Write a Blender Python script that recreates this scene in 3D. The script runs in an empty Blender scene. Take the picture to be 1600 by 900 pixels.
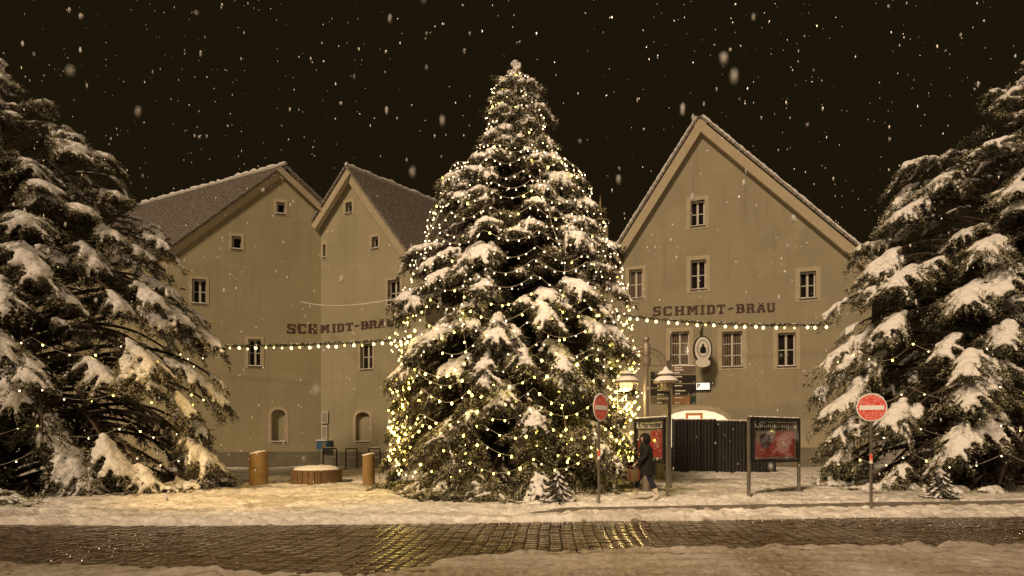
import bpy, math, random
import numpy as np
from mathutils import Vector, Matrix
from mathutils.geometry import tessellate_polygon

random.seed(7)
rng = np.random.default_rng(11)
sc = bpy.context.scene
C = sc.collection
PI = math.pi

# ------------------------------------------------------------------ camera, sky, light, exposure
cd = bpy.data.cameras.new('camera')
cam = bpy.data.objects.new('camera', cd); C.objects.link(cam)
cam.location = (0, 0, 1.6); cam.rotation_euler = (PI/2, 0, 0)
cd.sensor_width = 36; cd.lens = 36*900/1600; cd.shift_y = 233/1600
cd.clip_start = 0.05; cd.clip_end = 3000
cd.dof.use_dof = True; cd.dof.focus_distance = 16.0; cd.dof.aperture_fstop = 1.6
sc.camera = cam

w = bpy.data.worlds.new('World'); sc.world = w; w.use_nodes = True
bg = w.node_tree.nodes['Background']
bg.inputs[0].default_value = (0.0115, 0.0078, 0.0030, 1); bg.inputs[1].default_value = 1.0

def sun(name, az, el, strength, col, angle):
    l = bpy.data.lights.new(name, 'SUN'); l.energy = strength; l.color = col; l.angle = math.radians(angle)
    o = bpy.data.objects.new(name, l); C.objects.link(o)
    a, e = math.radians(az), math.radians(el)
    d = Vector((math.sin(a)*math.cos(e), math.cos(a)*math.cos(e), math.sin(e)))   # towards the light
    o.rotation_euler = d.to_track_quat('Z', 'Y').to_euler()
    return o
sun('town_light', 214, 38, 2.35, (1.0, 0.73, 0.47), 8)

def lampl(name, loc, energy, col, rad=0.25, spot=None, target=None, blend=0.6):
    l = bpy.data.lights.new(name, 'SPOT' if spot else 'POINT'); l.energy = energy; l.color = col; l.shadow_soft_size = rad
    o = bpy.data.objects.new(name, l); C.objects.link(o); o.location = loc
    if spot:
        l.spot_size = math.radians(spot); l.spot_blend = blend
        o.rotation_euler = (Vector(target)-Vector(loc)).to_track_quat('-Z', 'Y').to_euler()
    return o
lampl('amber_street_light', (-10, 7, 9), 4500, (1.0, 0.60, 0.16), 0.2, 50, (-5.6, 18.0, 0), 0.9)
lampl('ground_fill_light', (1.5, 7.0, 9.5), 2300, (1.0, 0.72, 0.46), 0.25)  # added fill lamp above the view, brightens the snow along the road

vs = sc.view_settings
vs.view_transform = 'Standard'; vs.look = 'None'; vs.exposure = 0; vs.gamma = 1; vs.use_curve_mapping = False
sc.cycles.use_denoising = True
sc.cycles.max_bounces = 4; sc.cycles.diffuse_bounces = 2; sc.cycles.glossy_bounces = 2
sc.cycles.sample_clamp_indirect = 4; sc.cycles.use_light_tree = True

# ------------------------------------------------------------------ helpers
F = 900.0
def P(x, y, D): return Vector(((x-800)*D/F, D, 1.6+(683-y)*D/F))
def tag(o, label=None, cat=None, group=None, kind=None):
    if label: o['label'] = label
    if cat: o['category'] = cat
    if group: o['group'] = group
    if kind: o['kind'] = kind
    return o
def empty(name, loc, label=None, cat=None, group=None, rz=0):
    o = bpy.data.objects.new(name, None); C.objects.link(o); o.location = loc; o.rotation_euler = (0, 0, rz)
    o.empty_display_size = .2
    return tag(o, label, cat, group)
def link(name, me, m, parent=None, smooth=False):
    if m is not None: me.materials.append(m)
    o = bpy.data.objects.new(name, me); C.objects.link(o)
    if parent is not None: o.parent = parent
    if smooth: me.polygons.foreach_set('use_smooth', [True]*len(me.polygons))
    return o
def np_mesh(name, V, Fc, smooth=False):
    me = bpy.data.meshes.new(name)
    V = np.ascontiguousarray(V, dtype=np.float32); Fc = np.ascontiguousarray(Fc, dtype=np.int32)
    k = Fc.shape[1]
    me.vertices.add(len(V)); me.vertices.foreach_set('co', V.ravel())
    me.loops.add(Fc.size); me.loops.foreach_set('vertex_index', Fc.ravel())
    me.polygons.add(len(Fc)); me.polygons.foreach_set('loop_start', np.arange(0, Fc.size, k, dtype=np.int32))
    me.polygons.foreach_set('loop_total', np.full(len(Fc), k, dtype=np.int32))
    if smooth: me.polygons.foreach_set('use_smooth', np.ones(len(Fc), dtype=bool))
    me.update(calc_edges=True)
    return me

class MB:
    """collects shapes, builds one mesh object (in the parent's local frame)"""
    def __init__(s): s.v = []; s.f = []
    def add(s, vs_, fs):
        n = len(s.v); s.v += [tuple(v) for v in vs_]; s.f += [tuple(i+n for i in f) for f in fs]; return s
    def box(s, c, sz, ax=None, bev=0.0):
        """c centre, sz full sizes, ax = 3 axes; small chamfer when bev"""
        c = Vector(c); ax = ax or (Vector((1,0,0)), Vector((0,1,0)), Vector((0,0,1)))
        hx, hy, hz = [a/2 for a in sz]
        if bev <= 0:
            vv = [c+ax[0]*(sx*hx)+ax[1]*(sy*hy)+ax[2]*(sz_*hz) for sx in (-1,1) for sy in (-1,1) for sz_ in (-1,1)]
            return s.add(vv, [(0,1,3,2),(4,6,7,5),(0,4,5,1),(2,3,7,6),(0,2,6,4),(1,5,7,3)])
        b = min(bev, hx*.9, hy*.9, hz*.9)
        loops = []
        for z, ins in ((-hz, b), (-hz+b, 0), (hz-b, 0), (hz, b)):
            X, Y = hx-ins, hy-ins; q = b*.7
            pts = [(-X+q,-Y),(X-q,-Y),(X,-Y+q),(X,Y-q),(X-q,Y),(-X+q,Y),(-X,Y-q),(-X,-Y+q)]
            loops.append([c+ax[0]*a+ax[1]*d+ax[2]*z for a, d in pts])
        vv = [p for l in loops for p in l]; fs = []
        for k in range(3):
            for i in range(8):
                j = (i+1) % 8; fs.append((k*8+i, k*8+j, (k+1)*8+j, (k+1)*8+i))
        fs.append(tuple(range(7,-1,-1))); fs.append(tuple(range(24,32)))
        return s.add(vv, fs)
    def tube(s, pts, r, n=8, cap=True):
        pts = [Vector(p) for p in pts]
        rs = r if isinstance(r, (list, tuple)) else [r]*len(pts)
        vv = []; up = Vector((0,0,1))
        for i, p in enumerate(pts):
            d = (pts[min(i+1, len(pts)-1)]-pts[max(i-1, 0)]).normalized()
            a = d.cross(up)
            if a.length < .05: a = d.cross(Vector((0,1,0)))
            a.normalize(); b = a.cross(d).normalized()
            for k in range(n):
                t = 2*PI*k/n; vv.append(p+(a*math.cos(t)+b*math.sin(t))*rs[i])
        fs = []
        for i in range(len(pts)-1):
            for k in range(n):
                j = (k+1) % n; fs.append((i*n+k, i*n+j, (i+1)*n+j, (i+1)*n+k))
        if cap: fs.append(tuple(range(n-1,-1,-1))); fs.append(tuple(range((len(pts)-1)*n, len(pts)*n)))
        return s.add(vv, fs)
    def lathe(s, prof, c=(0,0,0), n=20, sx=1.0, sy=1.0):
        c = Vector(c); vv = []; fs = []
        for r, z in prof:
            for k in range(n):
                t = 2*PI*k/n; vv.append(c+Vector((r*math.cos(t)*sx, r*math.sin(t)*sy, z)))
        for i in range(len(prof)-1):
            for k in range(n):
                j = (k+1) % n; fs.append((i*n+k, i*n+j, (i+1)*n+j, (i+1)*n+k))
        fs.append(tuple(range(n-1,-1,-1))); fs.append(tuple(range((len(prof)-1)*n, len(prof)*n)))
        return s.add(vv, fs)
    def build(s, name, m, parent=None, smooth=False):
        me = bpy.data.meshes.new(name); me.from_pydata(s.v, [], s.f); me.update()
        o = link(name, me, m, parent)
        if smooth:
            me.polygons.foreach_set('use_smooth', [True]*len(me.polygons))
            try: me.set_sharp_from_angle(angle=math.radians(38))
            except Exception: pass
        return o

# ------------------------------------------------------------------ materials
def mat(name, col, rough=.6, metal=0, emit=None, es=0, noise=None, bump=None, spec=None):
    """noise = (scale, dark colour, amount), bump = (scale, strength, distance)"""
    m = bpy.data.materials.new(name); m.use_nodes = True; nt = m.node_tree; b = nt.nodes['Principled BSDF']
    b.inputs['Base Color'].default_value = (*col, 1); b.inputs['Roughness'].default_value = rough
    b.inputs['Metallic'].default_value = metal
    if spec is not None: b.inputs['Specular IOR Level'].default_value = spec
    if emit: b.inputs['Emission Color'].default_value = (*emit, 1); b.inputs['Emission Strength'].default_value = es
    if noise or bump: tc = nt.nodes.new('ShaderNodeTexCoord')
    if noise:
        n = nt.nodes.new('ShaderNodeTexNoise'); n.inputs['Scale'].default_value = noise[0]; n.inputs['Detail'].default_value = 6
        nt.links.new(tc.outputs['Object'], n.inputs['Vector'])
        r = nt.nodes.new('ShaderNodeValToRGB'); r.color_ramp.elements[0].position = .5-noise[2]/2; r.color_ramp.elements[1].position = .5+noise[2]/2
        r.color_ramp.elements[0].color = (*noise[1], 1); r.color_ramp.elements[1].color = (*col, 1)
        nt.links.new(n.outputs['Fac'], r.inputs[0]); nt.links.new(r.outputs[0], b.inputs['Base Color'])
    if bump:
        n2 = nt.nodes.new('ShaderNodeTexNoise'); n2.inputs['Scale'].default_value = bump[0]; n2.inputs['Detail'].default_value = 5
        nt.links.new(tc.outputs['Object'], n2.inputs['Vector'])
        bp = nt.nodes.new('ShaderNodeBump'); bp.inputs['Strength'].default_value = bump[1]; bp.inputs['Distance'].default_value = bump[2]
        nt.links.new(n2.outputs['Fac'], bp.inputs['Height']); nt.links.new(bp.outputs[0], b.inputs['Normal'])
    return m

M = {}
M['snow'] = mat('snow', (.82, .80, .78), .7, bump=(14, .8, .05))
M['frost'] = mat('frost', (.70, .64, .48), .8, noise=(3, (.22, .22, .09), .35))
M['needles'] = mat('needles', (.024, .030, .009), .7, noise=(2.5, (.034, .017, .009), .5))
M['bark'] = mat('bark', (.07, .045, .03), .9, bump=(30, .8, .03))
M['wire'] = mat('wire', (.55, .5, .42), .5)
M['plaster'] = mat('plaster', (.38, .345, .23), .9, noise=(.35, (.31, .28, .18), .5), bump=(60, .25, .01))
M['plaster_ochre'] = mat('plaster_ochre', (.37, .325, .20), .9, noise=(.4, (.30, .265, .155), .5), bump=(60, .25, .01))
M['plaster_pink'] = mat('plaster_pink', (.36, .32, .22), .9, noise=(.4, (.29, .255, .17), .5), bump=(60, .25, .01))
M['surround'] = mat('surround', (.50, .43, .30), .85, noise=(3, (.40, .34, .23), .6))
M['plinth'] = mat('plinth', (.20, .18, .13), .9, noise=(1.2, (.13, .11, .08), .6))
M['frame_white'] = mat('frame_white', (.55, .52, .44), .5)
M['glass'] = mat('glass', (.018, .015, .014), .06, spec=.6)
M['curtain'] = mat('curtain', (.22, .16, .11), .9)
M['letter'] = mat('letter', (.045, .014, .012), .7, noise=(9, (.10, .05, .035), .35))
M['tile'] = mat('tile', (.15, .125, .10), .8, noise=(7, (.30, .275, .24), .28), bump=(25, .5, .02))
M['dark_metal'] = mat('dark_metal', (.022, .019, .017), .45, .3)
M['grey_metal'] = mat('grey_metal', (.42, .39, .35), .28, .85, noise=(6, (.30, .27, .23), .5))
M['lamp_metal'] = mat('lamp_metal', (.24, .20, .15), .45, .3)
M['stone'] = mat('stone', (.24, .21, .17), .8, noise=(8, (.14, .12, .095), .5), bump=(40, .5, .01))
M['wood'] = mat('wood', (.17, .10, .045), .75, noise=(4, (.09, .05, .022), .5), bump=(30, .5, .01))
M['post_wood'] = mat('post_wood', (.30, .20, .08), .7, noise=(5, (.18, .11, .045), .5), bump=(25, .5, .01))
M['red'] = mat('red', (.72, .018, .010), .45, noise=(38, (.74, .30, .24), .10))
M['white'] = mat('white', (.85, .82, .80), .5)
M['black_screen'] = mat('black_screen', (.010, .009, .009), .7, noise=(2.2, (.018, .015, .011), .4))
M['paper'] = mat('paper', (.78, .74, .66), .6)
M['blue'] = mat('blue', (.05, .13, .24), .4)
M['bulb'] = mat('bulb', (1, .8, .5), .4, emit=(1.0, .74, .40), es=6.5)
M['bulb_low'] = mat('bulb_low', (1, .8, .4), .4, emit=(1.0, .74, .12), es=17.0)
M['bulb_big'] = mat('bulb_big', (1, .8, .4), .4, emit=(1.0, .76, .30), es=5.0)
M['garland'] = mat('garland', (.028, .026, .012), .8)
M['copper'] = mat('copper', (.30, .20, .06), .45, .5)
M['lamp_glow'] = mat('lamp_glow', (1, .8, .5), .3, emit=(1, .72, .30), es=1.6)
M['lamp_glass'] = mat('lamp_glass', (.50, .42, .28), .2)

# wooden boards: grooves by wave texture bump
def add_wave(m, scale, strength, axis='X'):
    nt = m.node_tree; b = nt.nodes['Principled BSDF']; tc = nt.nodes.new('ShaderNodeTexCoord')
    wv = nt.nodes.new('ShaderNodeTexWave'); wv.bands_direction = axis; wv.inputs['Scale'].default_value = scale; wv.inputs['Distortion'].default_value = 1.5
    nt.links.new(tc.outputs['Object'], wv.inputs['Vector'])
    bp = nt.nodes.new('ShaderNodeBump'); bp.inputs['Strength'].default_value = strength; bp.inputs['Distance'].default_value = .03
    nt.links.new(wv.outputs['Fac'], bp.inputs['Height']); nt.links.new(bp.outputs[0], b.inputs['Normal'])
add_wave(M['black_screen'], 2.2, .7)

# ground: colour by attribute: r = bare earth, g = slush, b = wet
def ground_mat():
    m = bpy.data.materials.new('snowy_ground'); m.use_nodes = True; nt = m.node_tree; b = nt.nodes['Principled BSDF']
    N = nt.nodes.new; L = nt.links.new
    tc = N('ShaderNodeTexCoord'); at = N('ShaderNodeAttribute'); at.attribute_name = 'cover'
    sp = N('ShaderNodeSeparateColor'); L(at.outputs['Color'], sp.inputs[0])
    n1 = N('ShaderNodeTexNoise'); n1.inputs['Scale'].default_value = 6; n1.inputs['Detail'].default_value = 8; L(tc.outputs['Object'], n1.inputs['Vector'])
    r1 = N('ShaderNodeValToRGB'); r1.color_ramp.elements[0].position = .38; r1.color_ramp.elements[1].position = .6
    r1.color_ramp.elements[0].color = (.66, .61, .54, 1); r1.color_ramp.elements[1].color = (.86, .83, .78, 1); L(n1.outputs['Fac'], r1.inputs[0])
    n2 = N('ShaderNodeTexNoise'); n2.inputs['Scale'].default_value = 14; n2.inputs['Detail'].default_value = 8; L(tc.outputs['Object'], n2.inputs['Vector'])
    r2 = N('ShaderNodeValToRGB'); r2.color_ramp.elements[0].position = .35; r2.color_ramp.elements[1].position = .68
    r2.color_ramp.elements[0].color = (.13, .10, .065, 1); r2.color_ramp.elements[1].color = (.31, .26, .185, 1); L(n2.outputs['Fac'], r2.inputs[0])
    n3 = N('ShaderNodeTexNoise'); n3.inputs['Scale'].default_value = 18; n3.inputs['Detail'].default_value = 6; L(tc.outputs['Object'], n3.inputs['Vector'])
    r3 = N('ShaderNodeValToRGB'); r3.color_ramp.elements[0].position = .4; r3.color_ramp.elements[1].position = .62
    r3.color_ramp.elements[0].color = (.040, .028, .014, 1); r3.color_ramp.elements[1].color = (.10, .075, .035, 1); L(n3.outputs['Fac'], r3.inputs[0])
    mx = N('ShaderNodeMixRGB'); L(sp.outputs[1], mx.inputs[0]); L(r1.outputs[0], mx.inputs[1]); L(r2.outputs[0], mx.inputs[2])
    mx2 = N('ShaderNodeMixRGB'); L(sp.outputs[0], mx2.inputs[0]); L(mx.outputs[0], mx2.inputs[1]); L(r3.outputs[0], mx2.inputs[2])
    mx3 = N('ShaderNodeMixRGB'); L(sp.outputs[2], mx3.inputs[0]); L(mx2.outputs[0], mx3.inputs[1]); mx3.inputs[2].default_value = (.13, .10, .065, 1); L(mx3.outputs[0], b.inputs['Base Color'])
    rg = N('ShaderNodeMapRange'); L(sp.outputs[1], rg.inputs[0]); rg.inputs[3].default_value = .75; rg.inputs[4].default_value = .42; L(rg.outputs[0], b.inputs['Roughness'])
    bp = N('ShaderNodeBump'); bp.inputs['Strength'].default_value = .9; bp.inputs['Distance'].default_value = .05; L(n2.outputs['Fac'], bp.inputs['Height']); L(bp.outputs[0], b.inputs['Normal'])
    return m
def cobble_mat():
    m = bpy.data.materials.new('wet_cobbles'); m.use_nodes = True; nt = m.node_tree; b = nt.nodes['Principled BSDF']
    N = nt.nodes.new; L = nt.links.new
    g = N('ShaderNodeNewGeometry'); tc = N('ShaderNodeTexCoord')
    r = N('ShaderNodeValToRGB'); r.color_ramp.elements[0].color = (.075, .050, .030, 1); r.color_ramp.elements[1].color = (.155, .108, .066, 1)
    L(g.outputs['Random Per Island'], r.inputs[0])
    n = N('ShaderNodeTexNoise'); n.inputs['Scale'].default_value = 22; n.inputs['Detail'].default_value = 7; L(tc.outputs['Object'], n.inputs['Vector'])
    n2 = N('ShaderNodeTexNoise'); n2.inputs['Scale'].default_value = 1.3; n2.inputs['Detail'].default_value = 6; L(tc.outputs['Object'], n2.inputs['Vector'])
    mx = N('ShaderNodeMixRGB'); mx.blend_type = 'MULTIPLY'; mx.inputs[0].default_value = .7; L(r.outputs[0], mx.inputs[1]); L(n.outputs['Color'], mx.inputs[2])
    sl = N('ShaderNodeValToRGB'); sl.color_ramp.elements[0].position = .60; sl.color_ramp.elements[1].position = .78; L(n2.outputs['Fac'], sl.inputs[0])
    mx2 = N('ShaderNodeMixRGB'); L(sl.outputs[0], mx2.inputs[0]); L(mx.outputs[0], mx2.inputs[1]); mx2.inputs[2].default_value = (.16, .13, .095, 1)
    L(mx2.outputs[0], b.inputs['Base Color'])
    rr = N('ShaderNodeMapRange'); rr.inputs[1].default_value = .35; rr.inputs[2].default_value = .7; rr.inputs[3].default_value = .07; rr.inputs[4].default_value = .19
    L(n2.outputs['Fac'], rr.inputs[0]); L(rr.outputs[0], b.inputs['Roughness'])
    bp = N('ShaderNodeBump'); bp.inputs['Strength'].default_value = .4; bp.inputs['Distance'].default_value = .0022; L(n.outputs['Fac'], bp.inputs['Height']); L(bp.outputs[0], b.inputs['Normal'])
    return m
def add_streaks(m, dark):
    nt = m.node_tree; b = nt.nodes['Principled BSDF']; N = nt.nodes.new; L = nt.links.new
    src = b.inputs['Base Color'].links[0].from_socket; tc = N('ShaderNodeTexCoord'); mp = N('ShaderNodeMapping'); mp.inputs['Scale'].default_value = (2.2, 2.2, .16)
    n = N('ShaderNodeTexNoise'); n.inputs['Scale'].default_value = 1.6; n.inputs['Detail'].default_value = 9; n.inputs['Roughness'].default_value = .65
    L(tc.outputs['Object'], mp.inputs[0]); L(mp.outputs[0], n.inputs['Vector']); r = N('ShaderNodeValToRGB'); r.color_ramp.elements[0].position = .52; r.color_ramp.elements[1].position = .74; L(n.outputs['Fac'], r.inputs[0])
    ml = N('ShaderNodeMath'); ml.operation = 'MULTIPLY'; ml.inputs[1].default_value = .33; L(r.outputs[0], ml.inputs[0])
    mx = N('ShaderNodeMixRGB'); L(ml.outputs[0], mx.inputs[0]); L(src, mx.inputs[1]); mx.inputs[2].default_value = (*dark, 1)
    n2 = N('ShaderNodeTexNoise'); n2.inputs['Scale'].default_value = .55; n2.inputs['Detail'].default_value = 8; L(tc.outputs['Object'], n2.inputs['Vector'])
    r2 = N('ShaderNodeValToRGB'); r2.color_ramp.elements[0].position = .56; r2.color_ramp.elements[1].position = .60; L(n2.outputs['Fac'], r2.inputs[0])
    m2 = N('ShaderNodeMath'); m2.operation = 'MULTIPLY'; m2.inputs[1].default_value = .14; L(r2.outputs[0], m2.inputs[0])
    mx2 = N('ShaderNodeMixRGB'); L(m2.outputs[0], mx2.inputs[0]); L(mx.outputs[0], mx2.inputs[1]); mx2.inputs[2].default_value = (.50, .45, .32, 1); L(mx2.outputs[0], b.inputs['Base Color'])
for k_ in ('plaster', 'plaster_ochre', 'plaster_pink'): add_streaks(M[k_], (.15, .13, .085))
M['ground'] = ground_mat(); M['cobble'] = cobble_mat()

# ------------------------------------------------------------------ ground
_lat = rng.random((256, 256))
def vnoise(x, y, s):
    x = np.asarray(x)/s + 57.3; y = np.asarray(y)/s + 91.7
    xi = np.floor(x).astype(int); yi = np.floor(y).astype(int); fx = x-xi; fy = y-yi
    fx = fx*fx*(3-2*fx); fy = fy*fy*(3-2*fy)
    a = _lat[xi % 256, yi % 256]; b = _lat[(xi+1) % 256, yi % 256]; c = _lat[xi % 256, (yi+1) % 256]; d = _lat[(xi+1) % 256, (yi+1) % 256]
    return (a*(1-fx)+b*fx)*(1-fy)+(c*(1-fx)+d*fx)*fy
def sstep(a, b, x): t = np.clip((x-a)/(b-a), 0, 1); return t*t*(3-2*t)
def far_edge(x): return 10.75+.085*np.clip(x, -4, 9)
NX = [-30, -9, -5, -3, -1.7, -.9, -.2, 2.76, 8, 30]; NY = [7.5, 7.4, 7.25, 6.85, 6.85, 7.45, 7.95, 8.45, 8.6, 8.7]
def near_edge(x): return np.interp(x, NX, NY)
def kerb_y(x): return 11.55+.9*sstep(.0, 1.6, x)*.35+.17*np.clip(x, 0, 30)*.75
TX, TY = .1, 17.3
def ground_h(x, y, detail=True):
    x = np.asarray(x, float); y = np.asarray(y, float)
    inroad = sstep(-.12, .06, far_edge(x)+.10*(vnoise(x, y, .35)-.5)-y)*sstep(-.2, .15, y-near_edge(x)-.16*(vnoise(x, y, .35)-.5)-.08*(vnoise(x, y, .1)-.5))
    plat = .085*sstep(.0, 1.3, x)*sstep(.02, .09, y-kerb_y(x))
    plat = plat+.02*sstep(0, 3, y-far_edge(x))
    h = .05+plat-.028*sstep(-.1, .3, near_edge(x)-y)
    if detail:
        big = .05*(vnoise(x, y, 1.7)-.5)+.035*(vnoise(x, y, .45)-.5)
        fine = .045*(vnoise(x, y, .15)-.5)+.030*(vnoise(x+9, y, .085)-.5)
        lump = .10*np.clip(vnoise(x*1.0, y*1.2, .20)-.70, 0, 1)*(y < 14)
        ridge = .05*np.exp(-((y-far_edge(x)-.30)/.16)**2)*(.3+vnoise(x, y, .16))
        ridge = ridge+.05*np.exp(-((y-near_edge(x)+.12)/.13)**2)*(np.clip(vnoise(x, y, .22)-.35, 0, 1))*sstep(1, 3, x)
        front = sstep(.1, .5, near_edge(x)-y)
        trk = (-.035*np.exp(-((np.mod(y-.10*x+.03*x*x+.15*vnoise(x, y, 1.2), .43)-.2)/.06)**2))*front*(.4+vnoise(x, y, .8))
        dent = -.055*sstep(.60, .74, vnoise(x+31, y*1.5, .21))*(1-front)
        fine = fine+dent
        lump = lump*(1-.7*front*(x < 1.5))
        h = h+big*(1-.7*front)+fine*(1-.55*front)+lump+ridge+trk
    return h*(1-inroad)+(-.10)*inroad
def gz(x, y): return float(ground_h(x, y, False))
def axis(lo, hi, step, far):
    a = list(np.arange(lo, hi, step)); s = step; p = lo; left = []
    while p > -far: s *= 1.22; p -= s; left.append(p)
    s = step; p = a[-1]; right = []
    while p < far: s *= 1.22; p += s; right.append(p)
    return np.array(left[::-1]+a+right)
xs = axis(-11, 11, .045, 700)
ys = np.concatenate([[-300, -80, -20, -5, 0, 2.5, 4], np.arange(5, 14, .04), np.arange(14, 21, .09)])
s_, p_ = .09, 21.0; ext = []
while p_ < 900: s_ *= 1.2; p_ += s_; ext.append(p_)
ys = np.concatenate([ys, ext])
GX, GY = np.meshgrid(xs, ys)
GZ = ground_h(GX, GY)
nx, ny = len(xs), len(ys)
idx = np.arange(nx*ny).reshape(ny, nx)
quads = np.stack([idx[:-1, :-1], idx[:-1, 1:], idx[1:, 1:], idx[1:, :-1]], -1).reshape(-1, 4)
gm = np_mesh('ground', np.stack([GX, GY, GZ], -1).reshape(-1, 3), quads, True)
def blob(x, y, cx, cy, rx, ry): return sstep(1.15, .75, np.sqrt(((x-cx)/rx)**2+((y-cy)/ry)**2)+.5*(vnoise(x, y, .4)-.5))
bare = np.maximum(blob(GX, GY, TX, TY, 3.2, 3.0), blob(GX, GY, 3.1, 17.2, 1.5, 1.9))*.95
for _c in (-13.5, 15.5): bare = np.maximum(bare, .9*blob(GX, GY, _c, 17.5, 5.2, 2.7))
slush = np.clip(sstep(-.12, .06, near_edge(GX)-GY)*(.85+.4*(vnoise(GX, GY, .9)-.5)), 0, 1)
slush = np.maximum(slush, sstep(.5, .7, vnoise(GX, GY*2.5, .9))*.38*(GY > 11))
slush = np.maximum(slush, sstep(.25, .0, np.abs(far_edge(GX)-GY))*.3)
inr = (GY < far_edge(GX)+.02)*(GY > near_edge(GX)-.02)
slush = np.maximum(slush, inr*1.0)
fr_ = sstep(.05, .3, near_edge(GX)-GY); trackm = fr_*.75*np.exp(-((np.mod(GY-.10*GX+.03*GX*GX+.15*vnoise(GX, GY, 1.2), .43)-.2)/.05)**2)*np.clip(.2+1.2*vnoise(GX, GY*3, .8), 0, 1)
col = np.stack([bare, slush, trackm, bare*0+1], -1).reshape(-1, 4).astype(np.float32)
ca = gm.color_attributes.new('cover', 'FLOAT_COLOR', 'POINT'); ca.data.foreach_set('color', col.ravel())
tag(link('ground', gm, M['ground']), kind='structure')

# cobbles: one stone at a time, rows along the road
def cobbles():
    """columns of setts run across the road, away from the camera, joints staggered between columns"""
    V = []; Fc = []; n = 0; x = -26.0
    while x < 26:
        dx = rng.uniform(.18, .212); y = 6.0-rng.uniform(0, .3); wob = rng.normal(0, .01)
        while y < 12.2:
            dy = rng.uniform(.13, .20); cy = y+dy/2; cx = x+dx/2+.03*math.sin(cy*1.7+x*.4)+.10*(cy-9)
            if near_edge(cx)-.6 < cy < far_edge(cx)+.45:
                g = rng.uniform(.007, .013); hx, hy = dx/2-g, dy/2-g
                zt = rng.normal(0, .003)+.006*math.sin(cx*1.1+cy*2.3); tx, ty = rng.normal(0, .007, 2)
                for lev, (ins, dz) in enumerate(((0, -.09), (0, -.005), (.012, 0))):
                    for sx, sy in ((-1,-1),(1,-1),(1,1),(-1,1)):
                        px, py = sx*(hx-ins), sy*(hy-ins)
                        V.append((cx+px+.10*py, cy+py, zt+dz+tx*px+ty*py))
                for lev in (0, 1):
                    for i in range(4):
                        j = (i+1) % 4; Fc.append((n+lev*4+i, n+lev*4+j, n+lev*4+4+j, n+lev*4+4+i))
                Fc.append((n+8, n+9, n+10, n+11)); n += 12
            y += dy
        x += dx
    me = np_mesh('cobbled_road', np.array(V), np.array(Fc))
    tag(link('cobbled_road', me, M['cobble']), kind='structure')
cobbles()
# kerb stones
Z3_ = Vector((0, 0, 1))
kb = MB(); x = .1
while x < 14:
    L = rng.uniform(.85, 1.05); nseg = 4
    for q in range(nseg):
        xa = x+(L-.012)*q/nseg; xb = x+(L-.012)*(q+1)/nseg
        a = Vector((xa, float(kerb_y(xa)), 0)); b = Vector((xb, float(kerb_y(xb)), 0)); d = (b-a).normalized()
        ra, rb = [.045+.082*float(sstep(.0, 1.3, t_)) for t_ in (xa, xb)]; nn = Vector((-d.y, d.x, 0))
        vv = [a-Z3_*.1, b-Z3_*.1, b+nn*.13-Z3_*.1, a+nn*.13-Z3_*.1, a+Z3_*ra, b+Z3_*rb, b+nn*.13+Z3_*rb, a+nn*.13+Z3_*ra]
        kb.add(vv, [(0,1,5,4), (4,5,6,7), (3,7,6,2)]+([(0,4,7,3)] if q == 0 else [])+([(1,2,6,5)] if q == nseg-1 else []))
    x += L
tag(kb.build('kerb', M['stone'], smooth=False), kind='structure')

# ------------------------------------------------------------------ houses
class Facade:
    """vertical plane through A (at pixel x) with horizontal direction u; uv() intersects a pixel's ray with it"""
    def __init__(s, ax, aD, slope):
        s.A = Vector(((ax-800)*aD/F, aD, 0)); s.u = Vector((1, slope, 0)).normalized(); s.n = Vector((s.u.y, -s.u.x, 0))  # towards the camera
    def uv(s, x, y):
        r = Vector(((x-800)/F, 1, (683-y)/F)); o = Vector((0, 0, 1.6))
        t = (s.A-o).dot(s.n)/r.dot(s.n); p = o+r*t
        return (p-s.A).dot(s.u), p.z
    def pt(s, u, z, out=0): return s.A+s.u*u+Vector((0, 0, z))+s.n*out
    def rect(s, x0, y0, x1, y1):
        a = s.uv(x0, (y0+y1)/2); b = s.uv(x1, (y0+y1)/2); c = s.uv((x0+x1)/2, y0); d = s.uv((x0+x1)/2, y1)
        return a[0], b[0], d[1], c[1]       # u0,u1,z0,z1
Z3 = Vector((0, 0, 1))
def fbox(mb, fc, u0, u1, z0, z1, o0, o1, bev=0):
    c = fc.pt((u0+u1)/2, (z0+z1)/2, (o0+o1)/2); mb.box(c, (abs(u1-u0), abs(o1-o0), abs(z1-z0)), (fc.u, fc.n, Z3), bev)

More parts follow.
